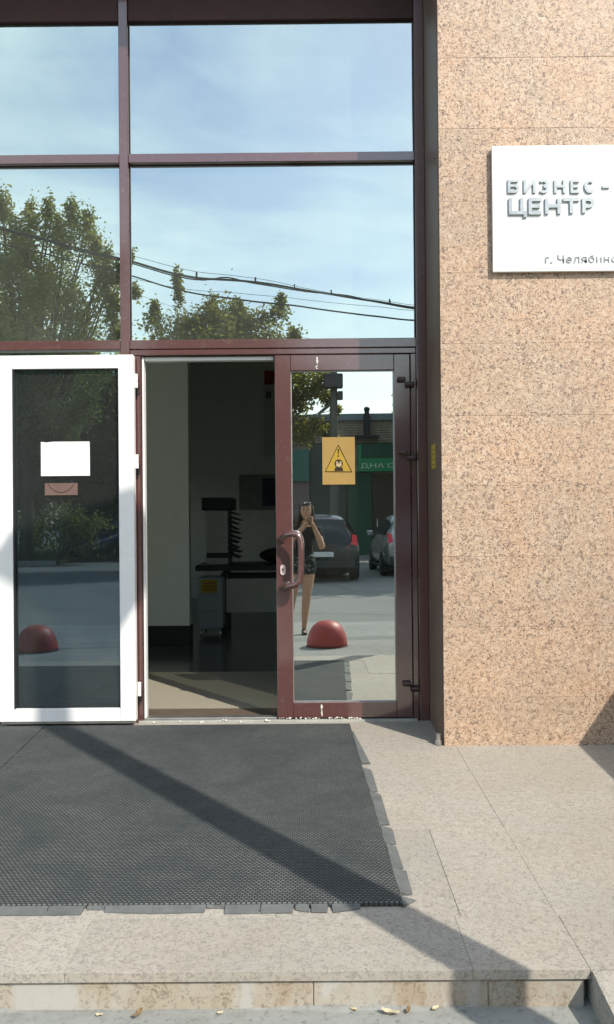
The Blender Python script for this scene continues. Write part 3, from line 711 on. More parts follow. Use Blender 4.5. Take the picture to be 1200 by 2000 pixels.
for k in range(10):
    py = 1000+k*9.2; q = P(446, py, cy); w = 0.12+0.02*math.sin(k*1.7)
    bm = B(); poly(bm, [(cx1+0.0015, cy+0.02, q.z+0.01), (cx1+w, cy+0.02, q.z-0.028-0.01*(k % 2)), (cx1+w-0.01, cy+0.02, q.z-0.037-0.01*(k % 2)), (cx1+0.0015, cy+0.02, q.z-0.012)], (0, 0.36, 0)); obj('sorter_tray', bm, BLACKP, cp)
bgx = P(505, 1100, DESKY+0.2)
bm = B(); r_ = bmesh.ops.create_uvsphere(bm, u_segments=16, v_segments=10, radius=1)
for v in bm.verts:
    v.co = Vector((bgx.x+0.42+v.co.x*0.42, DESKY+0.33+v.co.y*0.2, cz+0.09+max(-0.09, v.co.z*0.11)))
tag(obj('bag', bm, plain('black_cloth', (0.018, 0.018, 0.02), 0.9), None, True), 'low black bag lying on the lobby desk', 'bag')
# notices on the back wall
BWY = 7.99
def wallpart(name, px0, px1, py0, py1, mat, parent, dy=0.02, off=0.0):
    a, b = P(px0, py1, BWY), P(px1, py0, BWY); return bx(name, a.x, b.x, BWY-dy-off, BWY-off-0.001, a.z, b.z, mat, parent, 0.002)
q = P(540, 770, BWY)
ws = thing('office_plate', (q.x, BWY, q.z), 'pale plate with a dark numeral on the lobby back wall', 'sign')
wallpart('plate', 516, 560, 752, 890, PALE, ws)
bm = None
pa, pb = P(520, 779, BWY), P(530, 765, BWY); place_text('8', 'numeral', pa.x, pb.x, pa.z, pb.z, BWY-0.0215, 0.004, BLACKP, ws)
ws2 = thing('red_plate', (q.x, BWY, q.z+0.3), 'dark red plate above the numeral plate in the lobby', 'sign')
wallpart('plate', 517, 560, 724, 750, plain('red_plate', (0.30, 0.04, 0.04), 0.5), ws2)
ws3 = thing('framed_notice', (q.x, BWY, 1.5), 'dark framed notice board on the lobby back wall', 'notice board')
wallpart('frame', 468, 600, 926, 996, plain('notice_frame', (0.26, 0.26, 0.25), 0.5), ws3)
wallpart('sheet', 513, 545, 934, 988, plain('navy_sheet', (0.03, 0.05, 0.08), 0.5), ws3, 0.004, 0.0205)

# ------------------------------------------------------------------ things beyond the frame that shade the entrance
pp = thing('low_parapet', (2.2, -2.4, 0), 'low granite parapet along the open side of the ramp', 'parapet')
bx('parapet_wall', 2.105, 2.30, -4.9, PY-0.001, -0.3, 0.86, GRAN, pp, 0.003)
bx('coping', 2.085, 2.32, -4.92, PY-0.002, 0.8605, 0.91, PAVE, pp, 0.006)
LT_ = 4.05; lx = 1.515
sl = thing('street_lamp', (lx, -LT_, gz(-LT_)), 'tall grey lamp post with wide tapered lantern beside the pavement', 'lamp post')
LMET = plain('lamp_grey', (0.30, 0.31, 0.31), 0.5, 0.4, 0.5)
obj('pole', lathe(B(), [(0.105, 0.0), (0.105, 0.9), (0.090, 0.93), (0.082, 5.2), (0.075, 5.24)], (lx, -LT_, gz(-LT_)), 18), LMET, sl, auto=35)
obj('base_plate', lathe(B(), [(0.17, 0.0), (0.17, 0.02), (0.10, 0.03)], (lx, -LT_, gz(-LT_)+0.001), 18), LMET, sl, auto=35)
dyv = LT_-0.128
def cast(px, py):
    p = P(px, py, -0.128); k = dyv; return Vector((p.x+0.78*k, -LT_+0.0, p.z+math.tan(SUN_EL)*math.sqrt(1+0.78**2)*k))
pts = [cast(*q) for q in ((-6, 1078), (20, 1064), (90, 1040), (232, 990), (288, 1000), (288, 1140), (262, 1190), (237, 1222), (110, 1140), (30, 1092))]
bm = B(); poly(bm, [p+Vector((0, -0.11, 0)) for p in pts], (0, 0.22, 0)); obj('lantern', bm, LMET, sl)

# ------------------------------------------------------------------ red hemispherical bollards
def bollard(loc, label):
    t = thing('red_bollard', loc, label, 'bollard', 'red bollards along the pavement')
    prof = [(0.232, 0.0), (0.236, 0.012), (0.228, 0.018)] + [(0.228*math.cos(a)**0.8 if a < 1.5 else 0.004, 0.018+0.275*math.sin(a)) for a in [0.1+1.46*i/12 for i in range(13)]]
    obj('dome', lathe(B(), prof[2:], loc, 28), RED, t, True)
    obj('foot_ring', lathe(B(), [(0.229, 0.0), (0.237, 0.002), (0.237, 0.014), (0.229, 0.0178)], loc, 28), GASKET, t, auto=40)
    return t
bt = 4.33
bollard(Vector((M(639, 1262, bt).x, -bt, gz(-bt))), 'red dome bollard reflected whole in the maroon door beside the person')
b2 = P(72, 1268, bt-0.2); bollard(Vector((b2.x, -bt, gz(-bt))), 'red dome bollard reflected dimly in the white door glass')

# ------------------------------------------------------------------ shop across the street
ST = 28.8
shop = thing('shop_building', (2, -ST, -0.24), 'single storey brick shop with green fascia across the street', 'building')
BRK = plain('grey_brick', (0.30, 0.25, 0.20), 0.9, 0.2, var=0.25, scale=3, bump=0.3)
PURP = plain('mauve_render', (0.22, 0.17, 0.18), 0.9, 0.2)
GRN = plain('green_panel', (0.020, 0.26, 0.115), 0.5, 0.4, var=0.1)
GRN2 = plain('dark_green_panel', (0.010, 0.060, 0.036), 0.5, 0.4)
TEAL = plain('teal_panel', (0.05, 0.17, 0.15), 0.5, 0.4)
CAPM = plain('grey_blue_capping', (0.16, 0.20, 0.22), 0.5, 0.4)
ztop = M(700, 822, ST).z
SX0, SX1 = -4.0, 14.0
bx('wall', SX0, SX1, -ST-8, -ST-0.12, -0.24, ztop, BRK, shop)
bx('roof_capping', SX0-0.1, SX1+0.1, -ST-8.1, -ST+0.12, ztop+0.002, M(700, 808, ST).z, CAPM, shop, 0.01)
zb0 = M(700, 866, ST).z; nrow = 9; hgt = (ztop-zb0)/nrow
brick_me = None; random.seed(2)
for r in range(nrow):
    x = SX0 + 2.2 - (r % 2)*0.25; 
    while x < 6.2:
        if brick_me is None:
            o = bx('brick', x, x+0.488, -ST-0.118, -ST+0.0, zb0+0.004, zb0+hgt-0.008, BRK, shop, 0.008); brick_me = o.data; ox = x
        else:
            o = link('brick', brick_me, None, shop); o.location = (x-ox, random.uniform(-0.006, 0.006), r*hgt)
        x += 0.5
def shp(name, px0, px1, py0, py1, mat, y0=-0.118, y1=0.02, bev=0.005):
    a, b = M(px0, py1, ST), M(px1, py0, ST); return bx(name, a.x, b.x, -ST+y0, -ST+y1, a.z, b.z, mat, shop, bev)
zg = -0.238
def low(name, px0, px1, py0, mat, y1=0.02):
    a, b = M(px0, py0, ST), M(px1, py0, ST); return bx(name, a.x, b.x, -ST-0.118, -ST+y1, zg, a.z, mat, shop, 0.004)
low('rendered_panel', 420, 604, 943, PURP, 0.03)
shp('teal_board', 566, 604, 879, 941, TEAL, y1=0.12)
low('shutter', 606, 676, 868, plain('dark_shutter', (0.055, 0.07, 0.062), 0.6), 0.0)
fas = shp('fascia_sign', 698, 900, 869, 922, GRN, y1=0.32)
shp('fascia_header', 704, 902, 866.5, 896, GRN2, y1=0.34)
gp = low('green_panel', 678, 724, 924, GRN2, 0.05)
dr = low('door', 726, 800, 926, plain('brown_door', (0.05, 0.032, 0.022), 0.5), -0.03)
hx = M(735, 1010, ST); bx('door_handle', hx.x, hx.x+0.03, -ST-0.028, -ST+0.03, 0.85, 1.15, STEEL, dr)
low('green_panel', 802, 900, 924, GRN2, 0.05)
SGT = plain('sign_white_print', (0.55, 0.68, 0.58), 0.6)
pa, pb = M(703, 917, ST), M(838, 905, ST)
place_text('АДА ОО АНД', 'lettering', pa.x, pb.x, pa.z, pb.z, -ST+0.341, 0.01, SGT, fas, flip=True)['kind'] = 'stuff'
pa, pb = M(703, 901, ST), M(838, 896.5, ST)
fx = M(715, 853, ST); zt = M(715, 795, ST).z
fl_ = obj('flue_pipe', lathe(B(), [(0.13, 0.0), (0.14, (zt-fx.z)*0.75), (0.10, (zt-fx.z)*0.76), (0.10, (zt-fx.z)*0.86), (0.12, (zt-fx.z)*0.87), (0.12, (zt-fx.z)*0.96), (0.06, zt-fx.z)], (fx.x, -ST+0.2, fx.z), 12), GASKET, shop, auto=40)
bx('bracket', fx.x-0.5, fx.x+0.5, -ST+0.002, -ST+0.34, fx.z-0.08, fx.z-0.002, GASKET, fl_)

# ------------------------------------------------------------------ utility pole, cables
UT = 20.8
ux = M(652, 800, UT).x
WOOD = plain('pole_concrete', (0.12, 0.115, 0.10), 0.9, 0.2, var=0.15, bump=0.3)
up = thing('utility_pole', (ux, -UT, -0.24), 'concrete utility pole with a box on top behind the parked cars', 'utility pole')
ztp = M(652, 727, UT).z
obj('post', lathe(B(), [(0.15, 0.0), (0.105, ztp+0.24)], (ux, -UT, -0.24), 12), WOOD, up, auto=40)
a, b = M(632, 761, UT), M(668, 734, UT)
bx('equipment_box', a.x, b.x, -UT+0.112, -UT+0.42, a.z, b.z, DARKMETAL, up, 0.02)
a, b = M(668, 780, UT), M(662, 764, UT); bx('meter_box', M(659, 780, UT).x, M(669, 780, UT).x, -UT-0.12, -UT+0.12, a.z, b.z-0.01, DARKMETAL, up, 0.01)
obj('brace', tube(B(), [M(622, 808, UT), M(648, 786, UT)], 0.05, 8), WOOD, up)
CABLE = plain('cable_black', (0.018, 0.02, 0.024), 0.5)
CT = 9.0
cables = [([(0, 439), (120, 476), (240, 506), (380, 537), (500, 553), (650, 577), (812, 601)], 0.019, 'thick black cable bundle crossing the sky above the other wires'),
          ([(0, 441), (120, 480), (240, 510), (380, 541), (440, 541), (500, 556), (600, 572), (680, 578), (730, 590), (812, 603)], 0.012, 'black cable twisted along the thick bundle'),
          ([(0, 472), (120, 504), (240, 537), (390, 570), (500, 590), (600, 605), (700, 617), (812, 625)], 0.014, 'single black cable running below the thick bundle'),
          ([(210, 494), (270, 501), (400, 529), (520, 549), (650, 574), (812, 596)], 0.004, 'thin wire running just above the thick cable bundle'),
          ([(300, 552), (430, 568), (520, 580), (640, 594), (812, 606)], 0.004, 'thin wire between the two black cables'),
          ([(258, 575), (340, 600), (430, 625), (580, 657)], 0.003, 'faintest lowest wire over the tree tops')]
for i, (pp_, r_, lab) in enumerate(cables):
    t = CT + 0.12*i; w = [M(x, y, t) for x, y in pp_]
    d0 = (w[0]-w[1]).normalized(); d1 = (w[-1]-w[-2]).normalized()
    la = (w[0].x+16)/max(0.2, -d0.x); lb_ = (14-w[-1].x)/max(0.2, d1.x)
    na, nb = max(2, int(la/1.2)), max(2, int(lb_/1.2))
    w = [w[0]+d0*la*k/na for k in range(na, 0, -1)] + w + [w[-1]+Vector((d1.x, 0, d1.z))*(lb_*k/nb) for k in range(1, nb+1)]
    t_ = thing('overhead_cable', w[len(w)//2], lab, 'cable', 'cables over the street')
    obj('strand', tube(B(), smoothpath(w, 5), r_, 6), CABLE, t_, True)
    if i == 0:
        for x, y in ((385, 533), (497, 549), (574, 562), (648, 573), (765, 591)):
            q = M(x, y, t); bx('clip', q.x-0.012, q.x+0.012, q.y-0.02, q.y+0.02, q.z-0.03, q.z+0.05, CABLE, t_)

# ------------------------------------------------------------------ trees and shrubs
def leaf_mat(name, c0, c1, c2):
    m = Mat(name); v = m.pos(); n = m.noise(v, 1.1, 3, 0.6); n2 = m.noise(v, 9, 2)
    c = m.mix(m.ramp(n, (0.35, 0.0), (0.65, 1.0)), c0, c1); c = m.mix(m.ramp(n2, (0.55, 0.0), (0.7, 0.8)), c, c2)
    d = m.n('ShaderNodeBsdfPrincipled'); m.l(c, d.inputs['Base Color']); d.inputs['Roughness'].default_value = 0.55; d.inputs['Specular IOR Level'].default_value = 0.35
    t = m.n('ShaderNodeBsdfTranslucent'); m.l(m.mix(1.0, c, (1.5, 1.55, 0.7), 'MULTIPLY'), t.inputs['Color'])
    x = m.n('ShaderNodeMixShader'); x.inputs[0].default_value = 0.50; m.l(d.outputs[0], x.inputs[1]); m.l(t.outputs[0], x.inputs[2]); m.l(x.outputs[0], m.out.inputs[0]); return m.m
LEAF = leaf_mat('maple_leaf', (0.16, 0.175, 0.090), (0.23, 0.225, 0.12), (0.36, 0.31, 0.15))
LEAF2 = leaf_mat('yellowing_leaf', (0.125, 0.140, 0.058), (0.190, 0.180, 0.075), (0.32, 0.27, 0.11))
BARK = plain('bark', (0.10, 0.085, 0.065), 0.95, 0.1, var=0.3, scale=12, bump=0.6)
def leaves(name, clumps, per, size, mat, parent, rnd):
    vs, fs = [], []
    for (c, rx, rz) in clumps:
        for _ in range(per):
            while True:
                u = Vector((rnd.uniform(-1, 1), rnd.uniform(-1, 1), rnd.uniform(-1, 1)))
                if 0.05 < u.length < 1: break
            u = Vector((rnd.gauss(0, 0.48), rnd.gauss(0, 0.48), rnd.gauss(0, 0.50)))
            p = Vector((c.x+u.x*rx, c.y+u.y*rx, c.z+u.z*rz)); s = size*rnd.uniform(0.6, 1.3)
            d = Vector((rnd.gauss(0, 1), rnd.gauss(0, 1), rnd.gauss(-0.3, 0.7))).normalized()
            w = d.cross(Vector((rnd.gauss(0, 1), rnd.gauss(0, 1), rnd.gauss(0, 1)))).normalized()*s*0.27; n = d.cross(w).normalized()*s*0.08
            i = len(vs)
            vs += [p, p+d*s*0.45+w+n, p+d*s, p+d*s*0.45-w+n]; fs += [(i, i+1, i+2), (i, i+2, i+3)]
    o = wpos(parent); me = bpy.data.meshes.new(name); me.from_pydata([tuple(v-o) for v in vs], [], fs)
    return link(name, me, mat, parent)
def tree(name, label, base, ztop, zlow, rad, nclump, per, size, mat, seed, spires=(), lean=0.0, trunk_r=0.2, squash=1.0, cat='tree', group=None):
    rnd = random.Random(seed); t = thing(name, base, label, cat, group)
    h = ztop-base.z; zc = (ztop+zlow)/2; hz = (ztop-zlow)/2
    clumps = []
    for i in range(nclump):
        while True:
            u = Vector((rnd.uniform(-1, 1), rnd.uniform(-1, 1), rnd.uniform(-1, 1)))
            if 0.35 < u.length < 1: break
        k = 1.0-0.35*max(0, u.z)
        c = Vector((base.x+lean*(u.z+1)/2+u.x*rad*k, base.y+u.y*rad*k*squash, zc+u.z*hz*0.9)); s = rnd.uniform(0.6, 1.15)*rad*0.21
        clumps.append((c, s, s*rnd.uniform(0.9, 1.6)))
    for sp, r1, r2 in spires: clumps.append((sp, r1, r2))
    tr = B(); top = Vector((base.x+lean*0.4, base.y, base.z+h*0.62))
    tube(tr, smoothpath([base, base+Vector((0.08, 0.05, h*0.22)), base+Vector((-0.05+lean*.2, 0, h*0.42)), top], 4), [trunk_r*(1-0.75*i/12) for i in range(13)], 10)
    tk = obj('trunk', tr, BARK, t, True)
    bl = B()
    for c, s, _ in clumps[::2]:
        a = rnd.uniform(0.2, 0.95); q = base.lerp(top, a); midp = q.lerp(c, 0.5)+Vector((rnd.uniform(-.2, .2), rnd.uniform(-.2, .2), rnd.uniform(0, .4)))
        r0 = trunk_r*0.35*(1-0.6*a); tube(bl, smoothpath([q, midp, c], 3), [r0*(1-0.12*i) for i in range(7)], 5)
    obj('limbs', bl, BARK, tk, True)
    leaves('crown', clumps, per, size, mat, t, rnd)
    return t
T1 = 22.6
c1 = M(60, 700, T1)
sp = [(M(x+dx_, y+dy_, T1+random.uniform(-.4, .4)), r1, r2) for dx_, dy_, r1, r2 in ((0, 34, 0.55, 0.75), (random.uniform(-8, 8), 6, 0.36, 0.55), (random.uniform(-6, 6), -18, 0.20, 0.42)) for x, y in ((12, 410), (62, 430), (98, 425), (142, 428), (172, 445), (190, 495), (205, 560), (225, 622), (216, 520), (-30, 420), (120, 470), (40, 470))] + [(M(x, y, T1), 0.22, 0.26) for x, y in ((254, 496), (262, 572), (240, 520), (232, 650), (222, 590), (226, 548))]
tree('maple_tree', 'tall dense maple reflected in the upper glass left of the mullion', Vector((c1.x-0.2, -T1-0.2, -0.12)), M(60, 445, T1).z, 2.2, 2.7, 160, 300, 0.135, LEAF, 4, sp, 0.0, 0.24)
T2 = 21.5
c2 = M(430, 700, T2)
sp = [(M(352, 572, T2), 0.16, 0.5), (M(350, 540, T2), 0.09, 0.3), (M(300, 605, T2), 0.14, 0.3), (M(415, 592, T2), 0.14, 0.25), (M(545, 592, T2), 0.13, 0.25), (M(465, 600, T2), 0.14, 0.25), (M(300, 630, T2), 0.35, 0.4), (M(415, 610, T2), 0.4, 0.4), (M(470, 620, T2), 0.35, 0.45), (M(540, 612, T2), 0.35, 0.4), (M(575, 655, T2), 0.25, 0.25), (M(510, 625, T2), 0.4, 0.4), (M(385, 630, T2), 0.4, 0.4), (M(590, 745, T2), 0.55, 0.5), (M(620, 750, T2), 0.4, 0.45), (M(585, 790, T2), 0.4, 0.35), (M(600, 835, T2), 0.4, 0.35), (M(635, 838, T2), 0.22, 0.2), (M(578, 850, T2), 0.3, 0.3), (M(640, 775, T2), 0.2, 0.2), (M(580, 735, T2-0.4), 0.45, 0.35), (M(605, 765, T2-0.5), 0.45, 0.3), (M(632, 742, T2-0.4), 0.3, 0.3), (M(575, 770, T2), 0.4, 0.3), (M(596, 850, T2-0.6), 0.35, 0.25), (M(615, 828, T2-0.5), 0.3, 0.22), (M(572, 830, T2-0.5), 0.35, 0.3), (M(645, 846, T2-0.5), 0.2, 0.13), (M(655, 800, T2-0.4), 0.12, 0.1)]
tree('maple_tree', 'lower yellowing maple reflected above the doorway and in the maroon door', Vector((c2.x, -T2, -0.24)), M(430, 600, T2).z, 3.3, 2.6, 130, 300, 0.145, LEAF2, 9, sp, 0.0, 0.17, 0.8)
# dark trees farther off to the side, shading the kerb
tree('maple_tree', 'dark tree standing behind the tall maple on the lawn', Vector((-12.5, -27, -0.12)), 9.5, 0.8, 3.6, 150, 170, 0.24, LEAF, 15, (), 0, 0.2)
tree('maple_tree', 'low dark tree beside the end of the shop', Vector((-7.2, -29.5, -0.12)), 8.2, 0.7, 2.9, 140, 170, 0.24, LEAF, 16, (), 0, 0.16)
tree('maple_tree', 'dark tree filling the gap behind the shrubs', Vector((-10.2, -31.5, -0.12)), 8.0, 0.4, 3.4, 130, 170, 0.26, LEAF, 17, (), 0, 0.16)
tree('maple_tree', 'shade tree past the parked silver car', Vector((6.6, -20.0, -0.24)), 9.5, 3.2, 2.7, 110, 150, 0.26, LEAF, 18, (), 0, 0.2)
tree('maple_tree', 'shade tree at the far corner of the shop', Vector((9.6, -24.0, -0.24)), 10.0, 3.0, 3.3, 120, 150, 0.28, LEAF, 19, (), 0, 0.2)
tree('maple_tree', 'shade tree nearest the silver car bonnet', Vector((5.9, -25.4, -0.24)), 8.5, 3.2, 2.3, 90, 150, 0.26, LEAF, 20, (), 0, 0.2)
for k, (px, t, hh, rr, lab) in enumerate(((120, 23.2, 1.9, 0.9, 'dark shrub reflected under the orange sticker'), (168, 22.9, 1.6, 0.8, 'small shrub with light twigs beside the parked dark car'), (60, 24.0, 2.3, 1.0, 'broad dark shrub reflected at the far side of the white door'))):
    x = M(px, 1080, t).x; rnd = random.Random(40+k); base = Vector((x, -t, -0.12))
    th = thing('shrub', base, lab, 'shrub', 'shrubs on the lawn')
    bl = B(); cl = []
    for i in range(16):
        a = rnd.uniform(0, 6.28); c = base+Vector((math.cos(a)*rr*rnd.random(), math.sin(a)*rr*rnd.random(), hh*rnd.uniform(0.25, 0.9))); cl.append((c, rr*0.38, hh*0.2)); tube(bl, [base+Vector((math.cos(a)*0.05, math.sin(a)*0.05, 0)), c], [0.02, 0.006], 4)
    obj('stems', bl, BARK, th); leaves('foliage', cl, 70, 0.12, LEAF, th, rnd)

# ------------------------------------------------------------------ parked cars
TYRE = plain('tyre_rubber', (0.02, 0.02, 0.02), 0.8); RIM = plain('alloy_rim', (0.4, 0.4, 0.4), 0.35, 0.5, 0.9)
CGLASS = Mat('car_glass').pbr((0.012, 0.015, 0.017), 0.05, 0.6)
REDL = Mat('tail_light_red').pbr((0.72, 0.015, 0.03), 0.15, 0.6)
PLATE = plain('plate_white', (0.6, 0.6, 0.58), 0.5)
def car_paint(name, col, metal):
    m = Mat(name); n = m.noise(m.local(), 40, 3)
    return m.pbr(col, m.ramp(n, (0.3, 0.22), (0.8, 0.34)), 0.5, metal, None, **{'Coat Weight': 0.35, 'Coat Roughness': 0.06})
#            y     zb    zbelt zroof wb    wbelt wroof
ST_H = [(-2.10, 0.42, 0.80, 0.84, 0.70, 0.74, 0.60), (-2.04, 0.30, 0.96, 1.00, 0.82, 0.84, 0.66), (-1.90, 0.25, 0.99, 1.22, 0.85, 0.87, 0.62), (-1.62, 0.24, 0.99, 1.47, 0.87, 0.88, 0.60), (-1.0, 0.24, 0.98, 1.54, 0.88, 0.89, 0.62),
        (0.0, 0.24, 0.97, 1.53, 0.88, 0.89, 0.62), (0.45, 0.24, 0.96, 1.42, 0.88, 0.88, 0.60), (1.05, 0.24, 0.95, 1.02, 0.88, 0.86, 0.66), (1.65, 0.25, 0.86, 0.90, 0.86, 0.83, 0.60), (2.0, 0.28, 0.72, 0.76, 0.80, 0.76, 0.52), (2.14, 0.38, 0.60, 0.62, 0.64, 0.62, 0.44)]
def car(label, loc, heading, paint, group='cars parked across the street'):
    t = thing('parked_car', (0, 0, 0), label, 'car', group)
    bm = B(); rings = []
    for y, zb, zl, zr, wb, wl_, wr in ST_H:
        half = [(0.0, zb), (wb*0.86, zb), (wb, zb+0.10), (wl_+0.015, (zb+zl)/2+0.06), (wl_, zl), (wr, zr-0.05), (wr*0.8, zr), (0.0, zr+0.015)]
        ring = half + [(-a, b) for a, b in reversed(half[1:-1])]
        rings.append([bm.verts.new((a, y, b)) for a, b in ring])
    n = len(rings[0])
    for r0, r1 in zip(rings, rings[1:]):
        for k in range(n): bm.faces.new([r0[k], r0[(k+1) % n], r1[(k+1) % n], r1[k]])
    bm.faces.new(list(reversed(rings[0]))); bm.faces.new(rings[-1])
    bod = obj('body', bm, paint, t, True)
    md = bod.modifiers.new('s', 'SUBSURF'); md.levels = 1; md.render_levels = 1
    def L(i, side):                           # belt and roof points of station i
        y, zb, zl, zr, wb, wl_, wr = ST_H[i]; return Vector((side*wl_, y, zl)), Vector((side*wr, y, zr-0.05))
    for side in (-1, 1):
        for (i, j) in ((3, 4), (4, 5), (5, 6)):
            a0, a1 = L(i, side); b0, b1 = L(j, side); o = Vector((side*0.012, 0, 0))
            e = [a0.lerp(a1, 0.12), b0.lerp(b1, 0.12), b0.lerp(b1, 0.86), a0.lerp(a1, 0.86)]
            c = sum(e, Vector())/4; e = [c+(p-c)*0.94+o for p in e]; bm = B(); poly(bm, e, (side*0.006, 0, 0.004)); obj('side_window', bm, CGLASS, t)
        for y in (-1.33, 1.32):
            w = obj('wheel', lathe(B(), [(0.19, -0.105), (0.30, -0.10), (0.325, -0.07), (0.325, 0.07), (0.30, 0.10), (0.19, 0.105)], (side*0.80, y, 0.325), 22, 'X'), TYRE, t, auto=40)
            obj('rim', lathe(B(), [(0.19, -0.02), (0.17, 0.0), (0.06, 0.012), (0.02, 0.02)] if side > 0 else [(0.02, -0.02), (0.06, -0.012), (0.17, 0.0), (0.19, 0.02)], (side*0.895, y, 0.325), 18, 'X'), RIM, w, auto=40)
        bm = B(); poly(bm, [(side*0.56, -2.085, 0.80), (side*0.80, -2.055, 0.84), (side*0.80, -1.985, 1.06), (side*0.70, -2.01, 1.08), (side*0.68, -2.06, 0.92)], (0, 0.20, 0.02)); obj('tail_light', bm, REDL, t)
        bm = B(); poly(bm, [(side*0.60, 2.06, 0.60), (side*0.74, 1.99, 0.62), (side*0.78, 1.86, 0.74), (side*0.60, 1.99, 0.70)], (0, 0.06, 0.02)); obj('headlight', bm, PLATE, t)
        bm = B(); box(bm, min(side*0.89, side*1.06), max(side*0.89, side*1.06), 0.52, 0.62, 0.98, 1.12, 0.03, 2); obj('wing_mirror', bm, paint, t)
    bm = B(); poly(bm, [(-0.62, -1.955, 1.06), (0.62, -1.955, 1.06), (0.53, -1.70, 1.40), (-0.53, -1.70, 1.40)], (0, -0.02, 0.015)); obj('rear_window', bm, CGLASS, t)
    bm = B(); poly(bm, [(-0.72, 1.0, 1.045), (0.72, 1.0, 1.045), (0.56, 0.50, 1.40), (-0.56, 0.50, 1.40)], (0, 0.02, 0.02)); obj('windscreen', bm, CGLASS, t)
    bx('number_plate', -0.26, 0.26, -2.125, -2.105, 0.60, 0.71, PLATE, t, 0.004)
    bx('bumper', -0.74, 0.74, -2.13, -2.02, 0.34, 0.52, plain('bumper_black', (0.03, 0.03, 0.03), 0.6), t, 0.03, 2)
    bx('sill', -0.86, 0.86, -1.6, 1.6, 0.20, 0.27, GASKET, t)
    t.location = loc; t.rotation_euler = (0, 0, heading); return t
BLACKC = car_paint('black_car_paint', (0.012, 0.014, 0.016), 0.2)
SILVC = car_paint('silver_car_paint', (0.34, 0.36, 0.36), 0.6)
BLUEC = car_paint('dark_blue_car_paint', (0.03, 0.05, 0.09), 0.4)
# rear of each car faces the doors (+Y), so the cars head away (-Y)
q = M(622, 1130, 13.9); car('black hatchback seen from behind beside the person', Vector((q.x-0.03, -13.9-2.1, -0.24)), math.pi+R(-3), BLACKC)
q = M(739, 1120, 15.3); car('silver car half hidden by the door stile', Vector((q.x+0.97, -15.3-2.1, -0.24)), math.pi+R(-2), SILVC)
q = M(226, 1060, 26.0); car('dark blue car reflected in the white door glass', Vector((q.x, -26.4, -0.24)), R(24), BLUEC)

# ------------------------------------------------------------------ the photographer
SKIN = Mat('skin'); SKIN = SKIN.pbr(SKIN.mix(SKIN.noise(SKIN.pos(), 14, 3), (0.46, 0.26, 0.165), (0.52, 0.31, 0.205)), 0.5, 0.4)
SHIRT = plain('black_cotton', (0.016, 0.017, 0.020), 0.95, 0.2, var=0.2, bump=0.3)
HAIR = plain('dark_brown_hair', (0.045, 0.026, 0.016), 0.5, 0.4, var=0.35, scale=40)
def shorts_mat():
    m = Mat('patterned_shorts'); v = m.local((1, 1, 1)); n = m.noise(v, 11, 2, 0.5, 2.2)
    c = m.mix(m.ramp(n, (0.555, 0.0), (0.575, 1.0)), (0.018, 0.026, 0.024), (0.33, 0.36, 0.34)); c = m.mix(m.ramp(n, (0.60, 0.0), (0.615, 1.0)), c, (0.018, 0.026, 0.024))
    return m.pbr(c, 0.9, 0.2)
SHORTS = shorts_mat()
PB = Vector((-0.12, -5.54, -0.24))
def skin_mesh(nodes, edges, root, sub=2):
    """nodes: name -> (x, y, z, radius or (rx, ry)) in world coordinates"""
    names = list(nodes); idx = {k: i for i, k in enumerate(names)}
    me = bpy.data.meshes.new('sk'); me.from_pydata([tuple(Vector(nodes[k][:3])-PB) for k in names], [(idx[a], idx[b]) for a, b in edges], [])
    o = bpy.data.objects.new('sk', me); COL.objects.link(o)
    md = o.modifiers.new('skin', 'SKIN'); md.use_smooth_shade = True
    for i, k in enumerate(names):
        r = nodes[k][3]; me.skin_vertices[0].data[i].radius = r if isinstance(r, tuple) else (r, r)
        me.skin_vertices[0].data[i].use_root = (k == root)
    ss = o.modifiers.new('ss', 'SUBSURF'); ss.levels = sub; ss.render_levels = sub
    dg = bpy.context.evaluated_depsgraph_get(); dg.update()
    out = bpy.data.meshes.new_from_object(o.evaluated_get(dg)); bpy.data.objects.remove(o); bpy.data.meshes.remove(me)
    for p in out.polygons: p.use_smooth = True
    return out
person = thing('person', PB, 'person in black top and patterned shorts photographing with raised phone', 'person')
bx0 = -0.045; by = -5.54                      # torso centre
